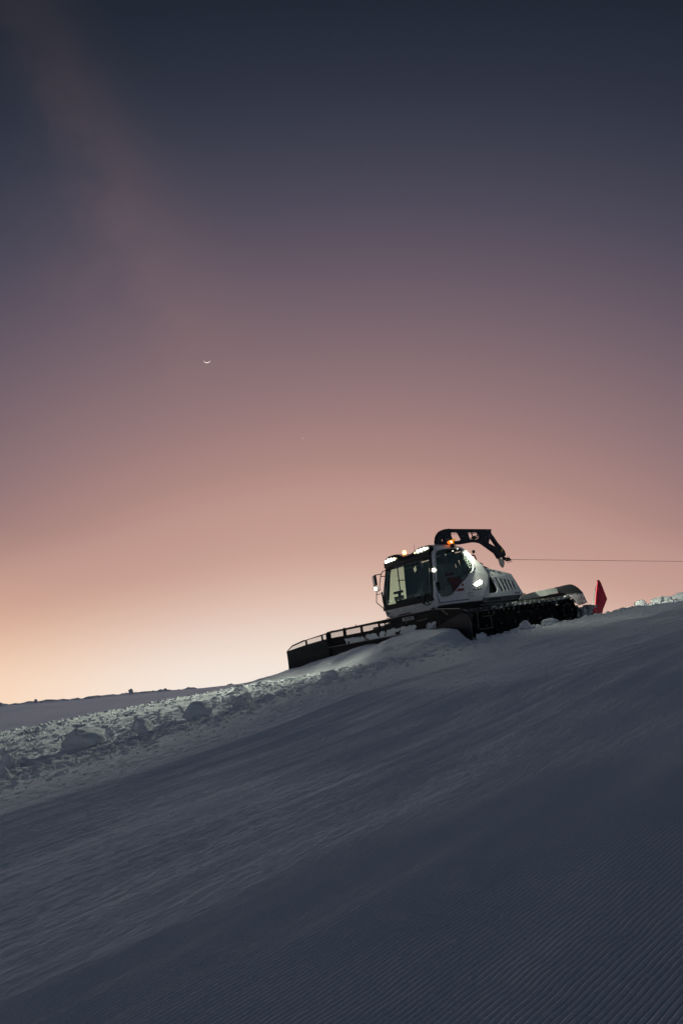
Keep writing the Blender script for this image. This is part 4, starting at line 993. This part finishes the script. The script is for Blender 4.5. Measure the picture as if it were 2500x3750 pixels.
b = MB(); b.bar((3.54, BYR+.0, 1.025), (3.54, BYR+.84, .915), .015, .012); b.build('wing_top_edge', STEEL, blade)
for k in range(9):
    b = MB(); b.box((3.55, 2.50+.05*k, .955-.042*k) if k < 4 else (3.55, 1.18+.085*k, .784+.004*k), (.012, .035, .018) if k < 4 else (.012, .05, .010)); b.build('paint_mark', STEEL, blade)
b = MB(); b.box((3.535, 1.14, .915), (.012, .47, .095)); pl = b.build('number_plate', PLATE, cat, bevel=.004)
text_mesh('lettering', 'BE 1270', .085, frame((3.544, 1.15, .915), (0, 1, 0), (0, 0, 1)), GREYV, pl, .002, sx=1.0)

# ---------------- tiller behind
b = MB(); b.bar((-3.2, 1.0, .45), (-4.1, 1.0, .42), .2, .18); b.bar((-3.2, -1.0, .45), (-4.1, -1.0, .42), .2, .18)
b.box((-3.72, 0, .44), (.62, 4.2, .26)); b.box((-3.66, 0, .22), (.60, 4.1, .26)); b.tube([(-3.35, 2.13, .59), (-3.68, 2.13, .59), (-4.1, 2.13, .52)], .03, 8)
tl_ = b.build('tiller', TILL, cat, bevel=.03)
FL = [(-4.53, 1.30), (-4.54, 1.36), (-4.58, 1.385), (-4.63, 1.385), (-4.68, 1.35), (-4.715, 1.29), (-4.73, 1.24), (-4.83, .71), (-4.45, .40), (-4.24, .15), (-4.05, .15), (-4.08, .57), (-4.30, .95)]
for s in (1, -1):
    b = MB(); b.plate([FL], lambda u, v, d, s=s: (u, s*(2.10-d-.06*(v-.7)), v), .03); fl = b.build('side_flap', RED, tl_, bevel=.008)
    b = MB(); b.tube([(-4.10, s*2.02, .5), (-4.07, s*2.02, .62), (-4.22, s*2.02, .90), (-4.42, s*2.02, 1.15)], .018, 6); b.build('flap_edge', DECK, fl, smooth=True)
b = MB(); b.plate([[(-3.98, .50), (-4.2, .42), (-4.22, .16), (-4.0, .12), (-3.80, .30), (-3.86, .34)]], lambda u, v, d: (u, 2.16-d, v), .06)
b.box((-4.5, 0, .20), (.9, 4.0, .06), Matrix.Rotation(R(-6), 3, 'Y')); b.build('finisher', RED, tl_, bevel=.01)

# everything of the groomer was drawn in its own frame: children inherit the tilt of the root
# ================================================================ lamp light
def spot(name, loc, tgt, power, size, blend=.6, colr=(.97, 1, .78), r=.06):
    l = bpy.data.lights.new(name, 'SPOT'); l.energy = power; l.spot_size = R(size); l.spot_blend = blend; l.color = colr; l.shadow_soft_size = r
    o = bpy.data.objects.new(name, l); COL.objects.link(o)
    a = M @ Vector(loc); t = M @ Vector(tgt); o.location = a; o.rotation_euler = (t-a).to_track_quat('-Z', 'Y').to_euler(); return o
for y in (-.72, .70): spot('roof_lamp_light', (2.32, y, 2.88), (15, y*1.2-.3, -.6), LP_ROOF, 62, .8)
spot('side_lamp_light', (2.50, -1.38, 2.08), (14, -4.0, -.6), LP_SIDE, 55, .8)
spot('side_lamp_light', (2.48, 1.42, 2.20), (16, 9.5, .35), LP_NEAR, 84, 1.0)
spot('work_lamp_light', (.93, 1.24, 2.80), (-6, 2.6, -.1), LP_REAR, 95, .5, r=.03)
spot('deck_fill_light', (.95, 1.50, 2.85), (-4.6, 1.62, .95), LP_DECK, 20, .15, r=.03)  # extra spot added outboard of the cab to brighten the deck, no fitting there
spot('body_lamp_light', (.33, 1.20, 1.74), (1.5, 14.0, 1.2), LP_BODY, 90, 1.0)
